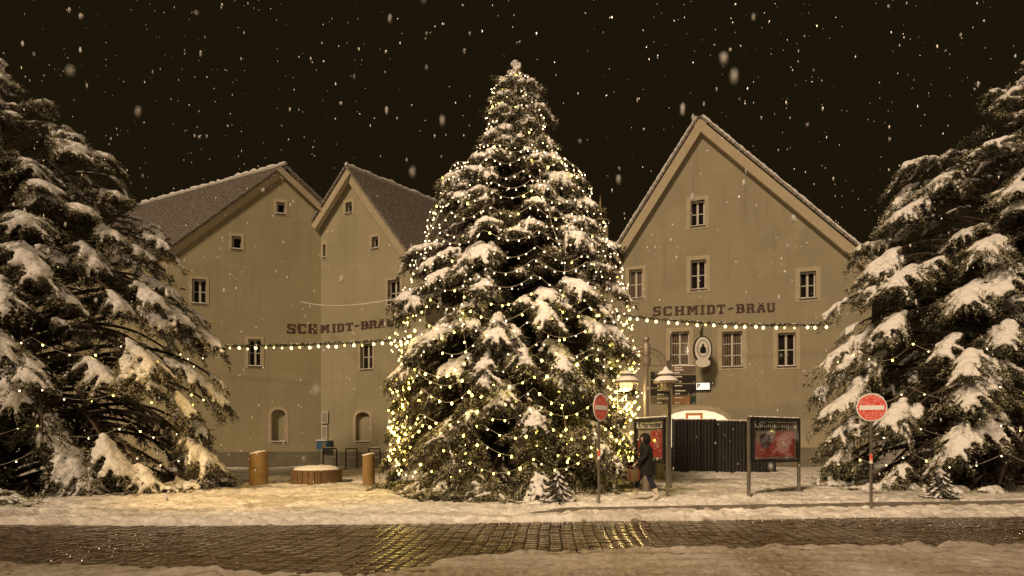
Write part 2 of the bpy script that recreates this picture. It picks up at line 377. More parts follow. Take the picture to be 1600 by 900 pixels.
def glyphs():
    g = {}
    W = .26; T = .13
    def V(x, a=0, b=1): return (x, a, x+W, b)
    g['I'] = (.5, [V(.12), (0, 0, .5, T), (0, 1-T, .5, 1)])
    g['H'] = (1, [V(.08), V(.66), (0, 0, .42, T), (.58, 0, 1, T), (0, 1-T, .42, 1), (.58, 1-T, 1, 1), (.3, .43, .7, .57)])
    g['T'] = (.9, [V(.32), (.2, 0, .7, T), (0, 1-T*1.2, .9, 1), (0, .72, .12, 1), (.78, .72, .9, 1)])
    g['D'] = (.95, [V(.08), (0, 0, .7, T), (0, 1-T, .7, 1), (.62, .10, .9, .90), (.55, .05, .78, .2), (.55, .8, .78, .95)])
    g['B'] = (.95, [V(.08), (0, 0, .75, T), (0, 1-T, .72, 1), (.58, .10, .92, .48), (.55, .56, .86, .9), (.3, .45, .75, .57)])
    g['R'] = (1, [V(.08), (0, 0, .42, T), (0, 1-T, .72, 1), (.56, .56, .88, .9), (.3, .43, .75, .56), (.58, .08, .84, .45), (.6, 0, 1, T)])
    g['U'] = (.95, [V(.06, .15, 1), V(.64, .15, 1), (0, 1-T, .4, 1), (.56, 1-T, .95, 1), (.15, 0, .8, .2)])
    g['M'] = (1.25, [V(.08), V(.9), (0, 0, .42, T), (.82, 0, 1.25, T), (0, 1-T, .36, 1), (.9, 1-T, 1.25, 1), (.34, .55, .52, .98), (.44, .3, .64, .75), (.56, .3, .76, .75), (.7, .55, .9, .98)])
    g['S'] = (.85, [(.02, .56, .3, .9), (.1, .84, .72, 1), (.7, .7, .83, 1), (.15, .42, .7, .6), (.55, .1, .83, .46), (.12, 0, .7, .15), (0, 0, .13, .3)])
    g['C'] = (.9, [(.02, .14, .3, .86), (.12, .84, .78, 1), (.74, .66, .88, 1), (.12, 0, .78, .15), (.74, 0, .88, .3)])
    g['A'] = (1, [(.1, .1, .34, .45), (.22, .4, .44, .75), (.36, .6, .66, .88), (.56, .4, .8, .75), (.68, .1, .92, .45), (0, 0, .42, T), (.58, 0, 1, T), (.25, .3, .75, .4), (.24, .92, .4, 1.06), (.6, .92, .76, 1.06)])
    g['-'] = (.8, [(.1, .42, .5, .56), (.35, .48, .75, .62)])
    return g
GL = glyphs()
def lettering(fc, text, x0s, ybot, h, parent, wpx=13):
    """x0s: pixel left edges; ybot: pixel y bottom at each; h: letter height in px"""
    mb = MB(); q = 0
    for ch, x0, yb, wp in zip(text, x0s, ybot, wpx if isinstance(wpx, (list, tuple)) else [wpx]*len(text)):
        wd, boxes = GL[ch]; u0, z0 = fc.uv(x0, yb); u1, z1 = fc.uv(x0+wp, yb-h)
        for (a, b, c, d) in boxes:
            q += 1; k = (u1-u0)/wd
            fbox(mb, fc, u0+a*k, u0+c*k, z0+b*(z1-z0), z0+d*(z1-z0), -.01, .025+.0011*(q % 9))
    o = mb.build('lettering', M['letter'], parent); tag(o, 'dark red slab serif letters painted on the plaster'); return o

def window(fc, parent, r, hole=True, surround=.16, arch=0, kind='glass', mull=True, depth=.22, cross=1):
    """r = (u0,u1,z0,z1) of the opening. returns nothing; adds window > frame, pane, sill"""
    u0, u1, z0, z1 = r
    sr = MB()
    if arch:
        cu = (u0+u1)/2; n = 10
        for k in range(n):
            a0, a1 = PI*k/n, PI*(k+1)/n
            pts = [(cu+math.cos(a)*((u1-u0)/2+e), z1-arch+math.sin(a)*(arch+e)) for a, e in ((a0, 0), (a1, 0), (a1, surround), (a0, surround))]
            vv = [fc.pt(u, z, .022) for u, z in pts]+[fc.pt(u, z, -.02) for u, z in pts]
            sr.add(vv, [(0,1,2,3), (7,6,5,4), (0,3,7,4), (1,5,6,2), (3,2,6,7), (0,4,5,1)])
        zt = z1-arch
    else:
        fbox(sr, fc, u0-surround, u1+surround, z1, z1+surround, -.02, .024); zt = z1
    fbox(sr, fc, u0-surround, u0, z0-surround*.8, zt, -.02, .022); fbox(sr, fc, u1, u1+surround, z0-surround*.8, zt, -.02, .022)
    fbox(sr, fc, u0, u1, z0-surround*.8, z0-.05, -.02, .020)
    wo = sr.build('window', M['surround'], parent)
    t = .065; fr = MB()
    zz = z1
    fbox(fr, fc, u0, u0+t, z0, zz, -depth-.05, -depth+.02); fbox(fr, fc, u1-t, u1, z0, zz, -depth-.05, -depth+.02)
    fbox(fr, fc, u0+t, u1-t, z0, z0+t, -depth-.05, -depth+.018); fbox(fr, fc, u0+t, u1-t, zz-t, zz, -depth-.05, -depth+.018)
    if mull:
        fbox(fr, fc, (u0+u1)/2-.05, (u0+u1)/2+.05, z0+t, zz-t, -depth-.04, -depth+.025)
        for k in range(1, cross+1):
            zc = z0+(z1-z0)*k/(cross+1); fbox(fr, fc, u0+t, u1-t, zc-.022, zc+.022, -depth-.04, -depth+.012)
    fr.build('frame', M['frame_white'] if kind != 'blind' else M['surround'], wo)
    pn = MB(); fbox(pn, fc, u0+.01, u1-.01, z0+.01, zz-.01, -depth-.045, -depth-.025)
    p = pn.build('pane', M['glass'] if kind in ('glass', 'curtain') else M['plaster'], wo)
    if kind == 'curtain':
        cu_ = MB(); n = 9
        for s0, s1 in ((u0+t, u0+(u1-u0)*.42), (u0+(u1-u0)*.58, u1-t)):
            for k in range(n):
                if k % 3 == 2: continue
                a = s0+(s1-s0)*k/n; fbox(cu_, fc, a, a+(s1-s0)/n*.8, z0+t, z1-t, -depth-.024, -depth-.012-.003*(k % 2))
        cu_.build('curtain', M['curtain'], wo)
    sl = MB(); fbox(sl, fc, u0-.04, u1+.04, z0-.05, z0, -depth, .07, .01); sl.build('sill', M['plinth'], wo); ss = MB(); ss.tube([fc.pt(u0+(u1-u0)*i/9, z0+.012, .02) for i in range(10)], [random.uniform(.02, .045) for _ in range(10)], 6); ss.build('sill_snow', M['snow'], wo, True)
    return wo

def house(name, fc, outline, holes, depthdir, depth, label, cat, wallm, parent_loc):
    """outline: (u,z) polygon: left base, left eave, apex, right eave, right base. holes: list of (u0,u1,z0,z1,arch)"""
    root = empty(name, parent_loc, label, cat); org = Vector(parent_loc)
    class LF: pass
    lf = Facade.__new__(Facade); lf.A = fc.A-org; lf.u = fc.u; lf.n = fc.n
    dd = Vector((depthdir[0], depthdir[1], 0)).normalized()
    V = []; Fs = []
    polys = [[Vector((u, z, 0)) for u, z in outline]]
    hp = []
    for (u0, u1, z0, z1, arch) in holes:
        if arch:
            cu = (u0+u1)/2; pts = [(u0, z0), (u1, z0)]+[(cu+math.cos(PI*k/10)*(u1-u0)/2, z1-arch+math.sin(PI*k/10)*arch) for k in range(11)]
        else: pts = [(u0, z0), (u1, z0), (u1, z1), (u0, z1)]
        hp.append(pts); polys.append([Vector((u, z, 0)) for u, z in pts[::-1]])
    flat = [p for pl in polys for p in pl]
    tris = tessellate_polygon(polys)
    mb = MB(); mb.add([lf.pt(p.x, p.y) for p in flat], [tuple(t) for t in tris])
    for pts in hp:          # reveals
        n = len(pts)
        mb.add([lf.pt(u, z) for u, z in pts]+[lf.pt(u, z, -.30) for u, z in pts], [(i, (i+1) % n, n+(i+1) % n, n+i) for i in range(n)]+[tuple(range(n, 2*n))])
    n = len(outline)        # side walls and back
    fr = [lf.pt(u, z) for u, z in outline]; bk = [p+dd*depth for p in fr]
    mb.add(fr+bk, [(i, n+i, n+(i+1) % n, (i+1) % n) for i in range(n) if i not in (1, 2)]+[tuple(range(n, 2*n))])
    wall = mb.build('wall', wallm, root)
    return root, lf, dd

def roof(root, lf, dd, depth, e0, e1, over=.35, rows=34, th=.16, name='roof', m=None, verge=True):
    """slope from eave e0 (u,z) up to ridge e1; overlapping tile courses running along dd"""
    a = lf.pt(*e0); b = lf.pt(*e1); up = (b-a); L = up.length; up.normalize()
    nrm = up.cross(dd).normalized()
    if nrm.z < 0: nrm = -nrm
    mb = MB(); a0 = a-up*.45-dd*over; Lt = L+.45
    for k in range(rows):
        s0 = Lt*k/rows; s1 = Lt*(k+1)/rows+.05
        p0 = a0+up*s0; p1 = a0+up*s1
        lift0, lift1 = th+.035, th-.005
        dl = dd*(depth+over)
        vv = [p0+nrm*.06, p0+nrm*lift0, p1+nrm*lift1, p1+nrm*.06]
        vv = vv+[v+dl for v in vv]
        mb.add(vv, [(0,1,2,3), (7,6,5,4), (1,5,6,2), (0,4,5,1), (3,2,6,7), (0,3,7,4)])
    r = mb.build(name, m or M['tile'], root)
    if verge:       # pale plastered verge board under the tiles, on the gable
        v = MB(); out = lf.n
        q = [a-up*.45, a-up*.45-nrm*.42, b-nrm*.42-up*.0, b]
        q = [p+out*over*.85 for p in q]
        v.add([p for p in q]+[p-out*(over*.85-.004) for p in q], [(0,1,2,3), (7,6,5,4), (0,4,5,1), (1,5,6,2), (2,6,7,3), (3,7,4,0)])
        v.build('verge_board', M['surround'], r)
    return r, a0, up, nrm, Lt
def snow_strip(mb, p0, p1, r, n=60):
    pts = [p0.lerp(p1, i/n)+Vector((0, 0, random.uniform(-.3, .3)*r)) for i in range(n+1)]
    mb.tube(pts, [r*random.uniform(.5, 1.2) for _ in pts], 6)

# --- left house
f1 = Facade(508, 30.6, -.46)
b1 = lambda *a: f1.rect(*a)
wl = [b1(540,316,550,333), b1(581,370,591,388), b1(606,437,625,476), b1(563,537,582,577), b1(505,382,509,402)]
niche = b1(556,644,578,690)
apex = f1.uv(548, 267); le = f1.uv(500, 344); re = (f1.uv(665, 430)); u_r = re[0]
out1 = [(le[0], -.3), le, apex, re, (u_r, -.3)]
holes = [(*w_, 0) for w_ in wl]+[(*niche, .28)]
org1 = f1.pt((le[0]+u_r)/2, 0)
h1, l1, d1 = house('gabled_house', f1, out1, holes, (.66, .75), 12, 'pale gabled brewery house left of the tree with tiled roof sloping down to the right', 'house', M['plaster'], org1)
for w_, k in zip(wl, ('glass', 'glass', 'glass', 'glass', 'glass')):
    big = (w_[3]-w_[2]) > .9
    window(l1, h1, w_, mull=big, surround=.14, kind=k, cross=1)
wn = window(l1, h1, niche, arch=.28, kind='blind', mull=False, surround=.17, depth=.24)
tag(wn, 'blind arched niche with pale surround')
roof(h1, l1, d1, 12, re, apex, rows=46)
r_, *_ = roof(h1, l1, d1, 12, le, apex, rows=16)
cap = MB(); pa = l1.pt(*apex)+Vector((0, 0, .24)); snow_strip(cap, pa-d1*.3, pa+d1*12, .13); cap.build('ridge_snow', M['snow'], h1, True)
pl = MB(); fbox(pl, l1, le[0]+.02, u_r-.02, -.3, f1.uv(560, 706)[1], 0, .03); pl.build('plinth', M['plinth'], h1)
lettering(l1 if False else f1, 'MIDT-BRAU', [501,519,527,540,553,564,577,590,604], [520.5,519.6,518.8,517.5,516,515,513.5,512.3,511], 13.6, None, [14,6,11,12,9,12.5,13,13,12]).name = 'lettering'
_o = C.objects[-1]
for o in list(C.objects):
    if o.name.startswith('lettering') and o.parent is None:
        o.parent = h1; o.location = -org1

# --- second left house (apex left of the first)
f2 = Facade(500, 30.72, .30)
ap2 = f2.uv(440, 264); le2 = f2.uv(262, 392); re2 = f2.uv(500.3, 321)
w2 = [f2.rect(432,316,445,334), f2.rect(362,369,377,389), f2.rect(388,530,408,572), f2.rect(300,436,322,474), f2.rect(424,640,446,690)]
out2 = [(le2[0], -.3), le2, ap2, re2, (re2[0], -.3)]
org2 = f2.pt((le2[0]+re2[0])/2, 0)
h2, l2, d2 = house('gabled_house', f2, out2, [(*w_, 0) for w_ in w2[:4]]+[(*w2[4], .28)], (-.9, .43), 12, 'ochre gabled house at the left with roof sloping away behind the left tree', 'house', M['plaster_ochre'], org2)
for w_ in w2[:4]: window(l2, h2, w_, mull=(w_[3]-w_[2]) > .9, surround=.14)
tag(window(l2, h2, w2[4], arch=.28, kind='blind', mull=False), 'blind arched niche with pale surround')
roof(h2, l2, d2, 12, le2, ap2, rows=40); roof(h2, l2, d2, 12, re2, ap2, rows=16)
cap = MB(); pa = l2.pt(*ap2)+Vector((0, 0, .24)); snow_strip(cap, pa-d2*.3, pa+d2*12, .13); cap.build('ridge_snow', M['snow'], h2, True)
pl = MB(); fbox(pl, l2, le2[0]+.02, re2[0]-.05, -.3, f2.uv(440, 706)[1], 0, .03); pl.build('plinth', M['plinth'], h2)
o = lettering(f2, 'SCH', [448,464,481], [520.5]*3, 14, None, 14); o.parent = h2; o.location = -org2

# --- right house
f3 = Facade(1000, 30.2, -.33)
ap3 = f3.uv(1093, 190); le3 = f3.uv(932, 446); re3 = f3.uv(1362, 412)
w3 = [f3.rect(983,421,1004,466), f3.rect(1079,313,1101,353), f3.rect(1079,406,1103,452), f3.rect(1047,518,1077,571), f3.rect(1128,518,1160,573), f3.rect(1250,424,1275,466), f3.rect(1215,520,1243,572)]
arch3 = f3.rect(1033,640,1140,735)
out3 = [(le3[0], -.3), le3, ap3, re3, (re3[0], -.3)]
org3 = f3.pt((le3[0]+re3[0])/2, 0)
a3h = (arch3[0], arch3[1], .0, arch3[3], .75)
h3, l3, d3 = house('gabled_house', f3, out3, [(*w_, 0) for w_ in w3]+[a3h], (.31, .95), 14, 'tall gabled brewery house right of the tree with a lit arched entrance', 'house', M['plaster_pink'], org3)
for i, w_ in enumerate(w3):
    window(l3, h3, w_, surround=.20 if i else .17, kind='curtain' if i in (0, 3, 4) else 'glass', cross=2 if i in (3, 4) else 1)
roof(h3, l3, d3, 14, le3, ap3, rows=36); roof(h3, l3, d3, 14, re3, ap3, rows=40)
cap = MB(); pa = l3.pt(*le3); pb = l3.pt(*ap3); n3 = (pb-pa).cross(d3).normalized(); n3 = n3 if n3.z > 0 else -n3
snow_strip(cap, pa+n3*.2-d3*.33, pb+n3*.2-d3*.33, .05, 90); pc = l3.pt(*re3); n4 = (pb-pc).cross(d3).normalized(); n4 = n4 if n4.z > 0 else -n4
snow_strip(cap, pc+n4*.2-d3*.33, pb+n4*.2-d3*.33, .05, 90); cap.build('verge_snow', M['snow'], h3, True)
pl = MB(); fbox(pl, l3, le3[0]+.02, arch3[0]-.3, -.3, 1.1, 0, .03); pl.build('plinth', M['plinth'], h3); pl = MB(); fbox(pl, l3, arch3[1]+.3, re3[0], -.3, 1.1, 0, .03); pl.build('plinth', M['plinth'], h3)
o = lettering(f3, 'SCHMIDT-BRAU', [1020,1036,1054,1073,1094,1104,1120,1136,1150,1166,1182,1198], [493.8,493.4,492.9,492.2,491.5,491,490.6,490,489.5,489,488.5,488], 15, None, [13,14,15.5,18,7,14,13,11,14,14,14,13]); o.parent = h3; o.location = -org3
# lit arched entrance
M['shop_glow'] = mat('shop_glow', (.9, .8, .6), .6, emit=(1, .80, .52), es=1.05, noise=None)
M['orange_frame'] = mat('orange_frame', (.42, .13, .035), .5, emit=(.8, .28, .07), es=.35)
en = MB(); fbox(en, l3, arch3[0]+.02, arch3[1]-.02, 0, arch3[3]-.03, -.29, -.27); eo = en.build('entrance', M['shop_glow'], h3)
ef = MB(); cu = (arch3[0]+arch3[1])/2; uo0 = f3.uv(1071, 650)[0]; uo1 = f3.uv(1094, 650)[0]; zt = f3.uv(1080, 645)[1]
for a in (uo0, uo1): fbox(ef, l3, a, a+.13, 0, zt, -.26, -.18)
fbox(ef, l3, uo0+.13, uo1, zt-.13, zt, -.26, -.181); ef.build('door_frame', M['orange_frame'], eo)
ed = MB(); fbox(ed, l3, uo0+.16, uo1-.03, 0, zt-.6, -.265, -.2); ed.build('door', M['wood'], eo)
es_ = MB(); n = 14
for k in range(n):
    a0, a1 = PI*k/n, PI*(k+1)/n; R0 = (arch3[1]-arch3[0])/2
    pts = [(cu+math.cos(a)*(R0+e), arch3[3]-.75+math.sin(a)*(.75+e)) for a, e in ((a0, 0), (a1, 0), (a1, .22), (a0, .22))]
    vv = [l3.pt(u, z, .05) for u, z in pts]+[l3.pt(u, z, -.02) for u, z in pts]
    es_.add(vv, [(0,1,2,3), (7,6,5,4), (0,3,7,4), (1,5,6,2), (3,2,6,7), (0,4,5,1)])
es_.build('arch_surround', M['surround'], eo)

# small lit wall sign with a dark letter, right house
sg = empty('wall_sign', f3.pt(f3.uv(1092, 604)[0], f3.uv(1092, 604)[1]), 'small white lit wall sign with black curved letter shapes beside the direction boards', 'sign')
fo = Facade.__new__(Facade); fo.A = Vector((0,0,0)); fo.u = f3.u; fo.n = f3.n
mb = MB(); fbox(mb, fo, -.15, .55, -.22, .22, .02, .14, .02); mb.build('sign_case', M['dark_metal'], sg)
M['sign_glow'] = mat('sign_glow', (.9, .9, .85), .4, emit=(1, .93, .8), es=.9)
mb = MB(); fbox(mb, fo, -.12, .52, -.17, .17, .141, .146); fp = mb.build('sign_face', M['sign_glow'], sg)
def text_mesh(txt, size, m, parent, loc, rot, ext=.004, off=0.0, align='CENTER', name='lettering'):
    cu = bpy.data.curves.new('t', 'FONT'); cu.body = txt; cu.size = size; cu.extrude = ext; cu.offset = off; cu.align_x = align; cu.align_y = 'CENTER'
    to = bpy.data.objects.new('t', cu); C.objects.link(to); dg = bpy.context.evaluated_depsgraph_get()
    me = bpy.data.meshes.new_from_object(to.evaluated_get(dg)); bpy.data.objects.remove(to); me.materials.clear()
    o = link(name, me, m, parent); o.location = loc; o.rotation_euler = rot; return o
rz3 = math.atan2(f3.u.y, f3.u.x)
text_mesh('B', .34, M['black_screen'], fp, fo.pt(.0, 0, .15), (PI/2, 0, rz3), off=.012)

# oval hanging sign on a bracket
ov = f3.uv(1094, 556); base = f3.pt(ov[0], ov[1], 0)
hs = empty('hanging_sign', base, 'oval black rimmed white brewery sign hanging from an iron bracket on the right house', 'sign')
q = f3.n; o_out = 1.2; sd = Vector((1, 0, 0)); ctr = q*o_out
def oval(rx, rz, y, th, mb, c=ctr, n=32):
    f_ = [c+Vector((rx*math.cos(2*PI*k/n), y-th, rz*math.sin(2*PI*k/n))) for k in range(n)]
    b_ = [c+Vector((rx*math.cos(2*PI*k/n), y+th, rz*math.sin(2*PI*k/n))) for k in range(n)]
    mb.add(f_+b_, [tuple(range(n-1, -1, -1)), tuple(range(n, 2*n))]+[(k, (k+1) % n, n+(k+1) % n, n+k) for k in range(n)])
mb = MB(); oval(.46, .66, 0, .05, mb, ctr+Vector((.12, 0, .15))); mb.build('rim', M['dark_metal'], hs)
mb = MB(); oval(.40, .60, -.055, .006, mb, ctr+Vector((.12, 0, .15))); oval(.36, .22, -.052, .004, mb, ctr+Vector((.12, 0, -.50)))
sf = mb.build('sign_face', M['paper'], hs)
mb = MB(); oval(.28, .42, -.064, .003, mb, ctr+Vector((.12, 0, .18))); mb.build('emblem_border', M['dark_metal'], sf)
mb = MB(); oval(.25, .39, -.070, .003, mb, ctr+Vector((.12, 0, .18))); mb.build('emblem_field', M['paper'], sf)
mb = MB(); mb.lathe([(.04, .22), (.05, .12), (.14, .0), (.15, -.2), (.1, -.24)], ctr+Vector((.12, -.08, .2)), 12, 1, .1); mb.build('emblem', M['dark_metal'], sf)
mb = MB(); top = Vector((.12, 0, .85)); mb.tube([top+ctr, ctr+top+Vector((0, 0, .35))], .03); mb.tube([Vector((0, 0, 1.2))+q*.0, ctr+Vector((.12, 0, 1.2)), ctr+q*.4+Vector((.12, 0, 1.22))], .035)
mb.tube([Vector((0, 0, .5)), q*.3+Vector((.02, 0, .95)), q*.8+Vector((.06, 0, 1.17))], .025); mb.build('bracket', M['dark_metal'], hs)

# ------------------------------------------------------------------ church steeple far behind
D = 150.0; k = D/F; cs = P(938, 700, D); cs.z = 0
st = empty('church_steeple', cs, 'slim onion topped church steeple with gilded edges far behind the tree, right side', 'church tower')
zz = lambda y: 1.6+(683-y)*k
mb = MB(); mb.box((0, 0, zz(356)/2), (3.6, 3.6, zz(356)), None, .3); tw = mb.build('tower', M['plaster'], st)
prof = [(2.15, zz(357)), (2.15, zz(351)), (2.5, zz(348)), (2.05, zz(345)), (1.3, zz(342.5))]
mb = MB(); mb.lathe(prof, n=8); mb.build('lower_dome', M['dark_metal'], st)
mb = MB(); mb.lathe([(1.25, zz(343)), (1.25, zz(335))], n=8); mb.build('lantern', M['dark_metal'], st)
mb = MB(); mb.lathe([(1.4, zz(335.5)), (1.65, zz(334)), (1.25, zz(331)), (.7, zz(328)), (.35, zz(323)), (.12, zz(318)), (.06, zz(306))], n=8); mb.build('spire', M['copper'], st)
mb = MB(); mb.lathe([(.02, -.3), (.3, -.1), (.3, .15), (.02, .35)], (0, 0, zz(317)), 10)
for r, y, t in ((2.45, 347.5, .16), (1.62, 333.5, .15)):
    mb.tube([(r*math.cos(PI*i/8+PI/8), r*math.sin(PI*i/8+PI/8), zz(y)) for i in range(17)], t, 5)
mb.build('gilded_trim', M['surround'], st)

# ------------------------------------------------------------------ snow-laden trees
ICO = None
def ico():
    import bmesh
    bm = bmesh.new(); bmesh.ops.create_icosphere(bm, subdivisions=1, radius=1.0)
    V = np.array([v.co[:] for v in bm.verts]); Fq = np.array([[v.index for v in f.verts] for f in bm.faces]); bm.free(); return V, Fq
ICO = ico()
def voxel(V, Fc, size, smooth_it=0):
    me = np_mesh('tmp', V, Fc); o = bpy.data.objects.new('tmp', me); C.objects.link(o)
    m = o.modifiers.new('r', 'REMESH'); m.mode = 'VOXEL'; m.voxel_size = size; m.use_smooth_shade = True
    if smooth_it:
        s = o.modifiers.new('s', 'SMOOTH'); s.iterations = smooth_it; s.factor = .5
    dg = bpy.context.evaluated_depsgraph_get(); res = bpy.data.meshes.new_from_object(o.evaluated_get(dg))
    bpy.data.objects.remove(o); bpy.data.meshes.remove(me); return res

def make_tree(cx, cy, prof, sy, seed, specs, label, vox, dens=1.0):
    """prof: list of (z, radius); sy: depth scale of the crown; specs: boughs (phi, tip height, length factor, paw width, snow amount)"""
    r = np.random.default_rng(seed)
    pz = np.array([p[0] for p in prof]); pr = np.array([p[1] for p in prof]); H = pz.max()
    o0 = np.argsort(pz); pz = pz[o0]; pr = pr[o0]
    R = lambda z: np.interp(z, pz, pr)
    root = empty('christmas_tree', (cx, cy, 0), label, 'tree')
    needles_b = []; needles_d = []; needles_l = []; snow_c = []; snow_r = []; dust = []; wood = MB()
    for (phi, zt, lf, PW, amt) in specs:
        back = math.sin(phi) > .3
        f = zt/H
        L = max(float(R(zt))*lf, .25)
        PL = min(L*.75, PW*.80)                     # length of the fan at the bough's end
        dx, dy = math.cos(phi), math.sin(phi)*sy
        s = np.linspace(0, 1, 16)
        rise = .30+.25*f+r.normal(0, .05); droop = .36*(1-f)+.20+r.normal(0, .05)
        prof_z = rise*s-droop*s**3.2
        z0 = zt-L*prof_z.max()
        z0 = min(z0, H-.3)
        px = dx*L*s; py = dy*L*s; z = z0+L*prof_z
        bend = r.normal(0, .10)*L; px = px-dy*bend*s*s; py = py+dx*bend*s*s
        z = np.maximum(z, .16+.06*r.random())
        pts = np.stack([px, py, z], -1)
        wood.tube([tuple(p) for p in pts], [float(.040*L/3*(1-.8*q)+.008) for q in s], 4, False)
        seg = np.linalg.norm(np.diff(pts, axis=0), axis=1); cum = np.concatenate([[0], np.cumsum(seg)]); tot = cum[-1]
        def at(d): return np.array([np.interp(d, cum, pts[:, k]) for k in range(3)])
        d = tot*.18; side = 1; twigs = []; dpaw = max(tot-PL, tot*.2)
        while d < tot*.985:
            p = at(d); t = at(min(d+.05, tot))-at(max(d-.05, 0)); t = t/np.linalg.norm(t)
            lat = np.cross(t, [0, 0, 1]); lat /= np.linalg.norm(lat)+1e-6
            ang = r.uniform(.75, 1.15)
            if d > dpaw:
                q = (d-dpaw)/(tot-dpaw); tl = PW*.56*math.sin(PI*(.20+.66*q))**.6*r.uniform(.5, 1.3); step = .075
            else:
                q = -1; tl = (.16+.22*d/tot)*r.uniform(.7, 1.3); step = .15
            if back: step *= 1.6
            dirv = t*math.cos(ang)+lat*side*math.sin(ang); dirv[2] += r.normal(0, .06)
            twigs.append((p, dirv/np.linalg.norm(dirv), tl, q)); side = -side; d += step*r.uniform(.7, 1.25)
        for a_ in (-.45, 0, .4):
            t = (pts[-1]-pts[-3]); t /= np.linalg.norm(t); lat = np.cross(t, [0, 0, 1]); lat /= np.linalg.norm(lat)+1e-6
            twigs.append((at(tot*.97), t*math.cos(a_)+lat*math.sin(a_), PW*.26*r.uniform(.7, 1.2), 1.0))
        hang = .035+.065*min(PW, 1.1)
        for (p, dv, tl, q) in twigs:
            n = max(3, int(tl/.04)); u = (np.arange(n)+.5)/n
            tp = p+dv*(u*tl)[:, None]; tp[:, 2] -= (dr := r.uniform(.15, .75))*tl*u**2
            k = int((5 if not back else 2)*dens+.5)
            base = np.repeat(tp, k, 0)+r.normal(0, .018, (n*k, 3)); base[:, 2] -= np.abs(r.normal(0, hang, n*k))*(.4 if q < 0 else 1)
            nd = dv*.75+r.normal(0, .42, (n*k, 3)); nd[:, 2] -= .15+.8*r.random(n*k)
            nd /= np.linalg.norm(nd, axis=1)[:, None]
            needles_b.append(base); needles_d.append(nd); needles_l.append(r.uniform(.06, .15, n*k)*(1.1-.3*f))
            # sprigs standing clear of the snow at the twig's end
            e = 4; bb = tp[-1]+r.normal(0, .012, (e, 3)); ee = dv+r.normal(0, .35, (e, 3)); ee /= np.linalg.norm(ee, axis=1)[:, None]
            needles_b.append(bb); needles_d.append(ee); needles_l.append(r.uniform(.09, .20, e))
            if (q >= 0 or r.random() < .5) and amt > -.1 and not (back and r.random() < .4):
                ta = (amt if q >= 0 else 0)*r.uniform(.45, 1.25)
                nk = int(n*(5.0 if ta > .3 else ((2.6 if zt > 4 else 5.0) if q >= 0 and lf > .85 else .3))*(dens if dens > .9 else 1.1))         # frosted shoots between and under the pads
                ii = r.integers(0, n, nk); db = tp[ii]+r.normal(0, .03, (nk, 3)); db[:, 2] += .015-np.abs(r.normal(0, hang*.35, nk))
                dn_ = dv*.7+r.normal(0, .45, (nk, 3)); dn_ /= np.linalg.norm(dn_, axis=1)[:, None]; dust.append(np.concatenate([db, dn_], 1))
                if ta > .42:
                    ns = max(2, int(tl/.045)); us = (np.arange(ns)+.3)/ns
                    sp = p+dv*(us*tl*r.uniform(.6, .97))[:, None]; sp[:, 2] -= dr*tl*us**2
                    rad = (.024+.027*min(ta, 1.5))*(1.2-.5*us)*r.uniform(.5, 1.5, ns)*(.75+.25*min(PW, 1.2))
                    sp[:, 2] += rad*.45+.01; sp += r.normal(0, .012, (ns, 3))
                    snow_c.append(sp); snow_r.append(rad)
        if amt > .85:
            dd = np.arange(dpaw+.1*(tot-dpaw), tot, .06); sp = np.array([at(x) for x in dd])
            if len(sp):
                rad = .052*min(amt, 1.35)*r.uniform(.6, 1.35, len(sp))*(.7+.3*min(PW, 1.2)); sp[:, 2] += rad*.55; sp[:, :2] += r.normal(0, .03, (len(sp), 2)); snow_c.append(sp); snow_r.append(rad)
    # top shoot
    wood.tube([(0, 0, H-1.2), (.02, 0, H-.4), (.0, 0, H-.05)], [.05, .03, .012], 6)
    for zt in np.arange(H-1.0, H-.05, .09):
        for a in r.uniform(0, 6.28, 5):
            l = .10+(H-zt)*.30; dv = np.array([math.cos(a), math.sin(a)*.9, .25]); dv /= np.linalg.norm(dv)
            n = 5; u = (np.arange(n)+.5)/n; tp = np.array([0, 0, zt])+dv*(u*l)[:, None]
            base = np.repeat(tp, 3, 0); nd = dv*.6+r.normal(0, .5, (n*3, 3)); nd /= np.linalg.norm(nd, axis=1)[:, None]
            needles_b.append(base); needles_d.append(nd); needles_l.append(r.uniform(.06, .12, n*3))
            if r.random() < .6:
                sp = tp[1:].copy(); sp[:, 2] += .02; snow_c.append(sp); snow_r.append(r.uniform(.035, .075, len(sp)))
    tipc = np.array([[0, 0, H], [.05, -.03, H-.08], [-.06, 0, H-.05], [.09, 0, H-.12], [0, 0, H-.2]]); snow_c.append(tipc); snow_r.append(np.array([.10, .11, .09, .08, .07]))
    B = np.concatenate(needles_b); Dn = np.concatenate(needles_d); Ln = np.concatenate(needles_l)
    B[:, 2] = np.maximum(B[:, 2], .06)
    rnd = r.normal(0, 1, B.shape); wv = np.cross(Dn, rnd); wv /= np.linalg.norm(wv, axis=1)[:, None]+1e-6
    wd = .011+.007*r.random(len(B))
    tip = B+Dn*Ln[:, None]; tip[:, 2] = np.maximum(tip[:, 2], .03); mid = B+Dn*(Ln*.45)[:, None]
    V = np.stack([B, mid+wv*wd[:, None], tip, mid-wv*wd[:, None]], 1).reshape(-1, 3)
    Fq = np.arange(len(V)).reshape(-1, 4)
    crown = link('crown', np_mesh('crown', V, Fq), M['needles'], root)
    limbs = wood.build('limbs', M['bark'], root, True)
    tr = MB(); tr.tube([(0, 0, -.1), (0, 0, H*.3), (.03, 0, H*.7), (0, 0, H-.3)], [.24, .18, .09, .03], 12); tr.build('trunk', M['bark'], root, True)
    Cn = np.concatenate(snow_c); Rd = np.concatenate(snow_r); Cn[:, 2] = np.maximum(Cn[:, 2], .1)
    IV, IF = ICO
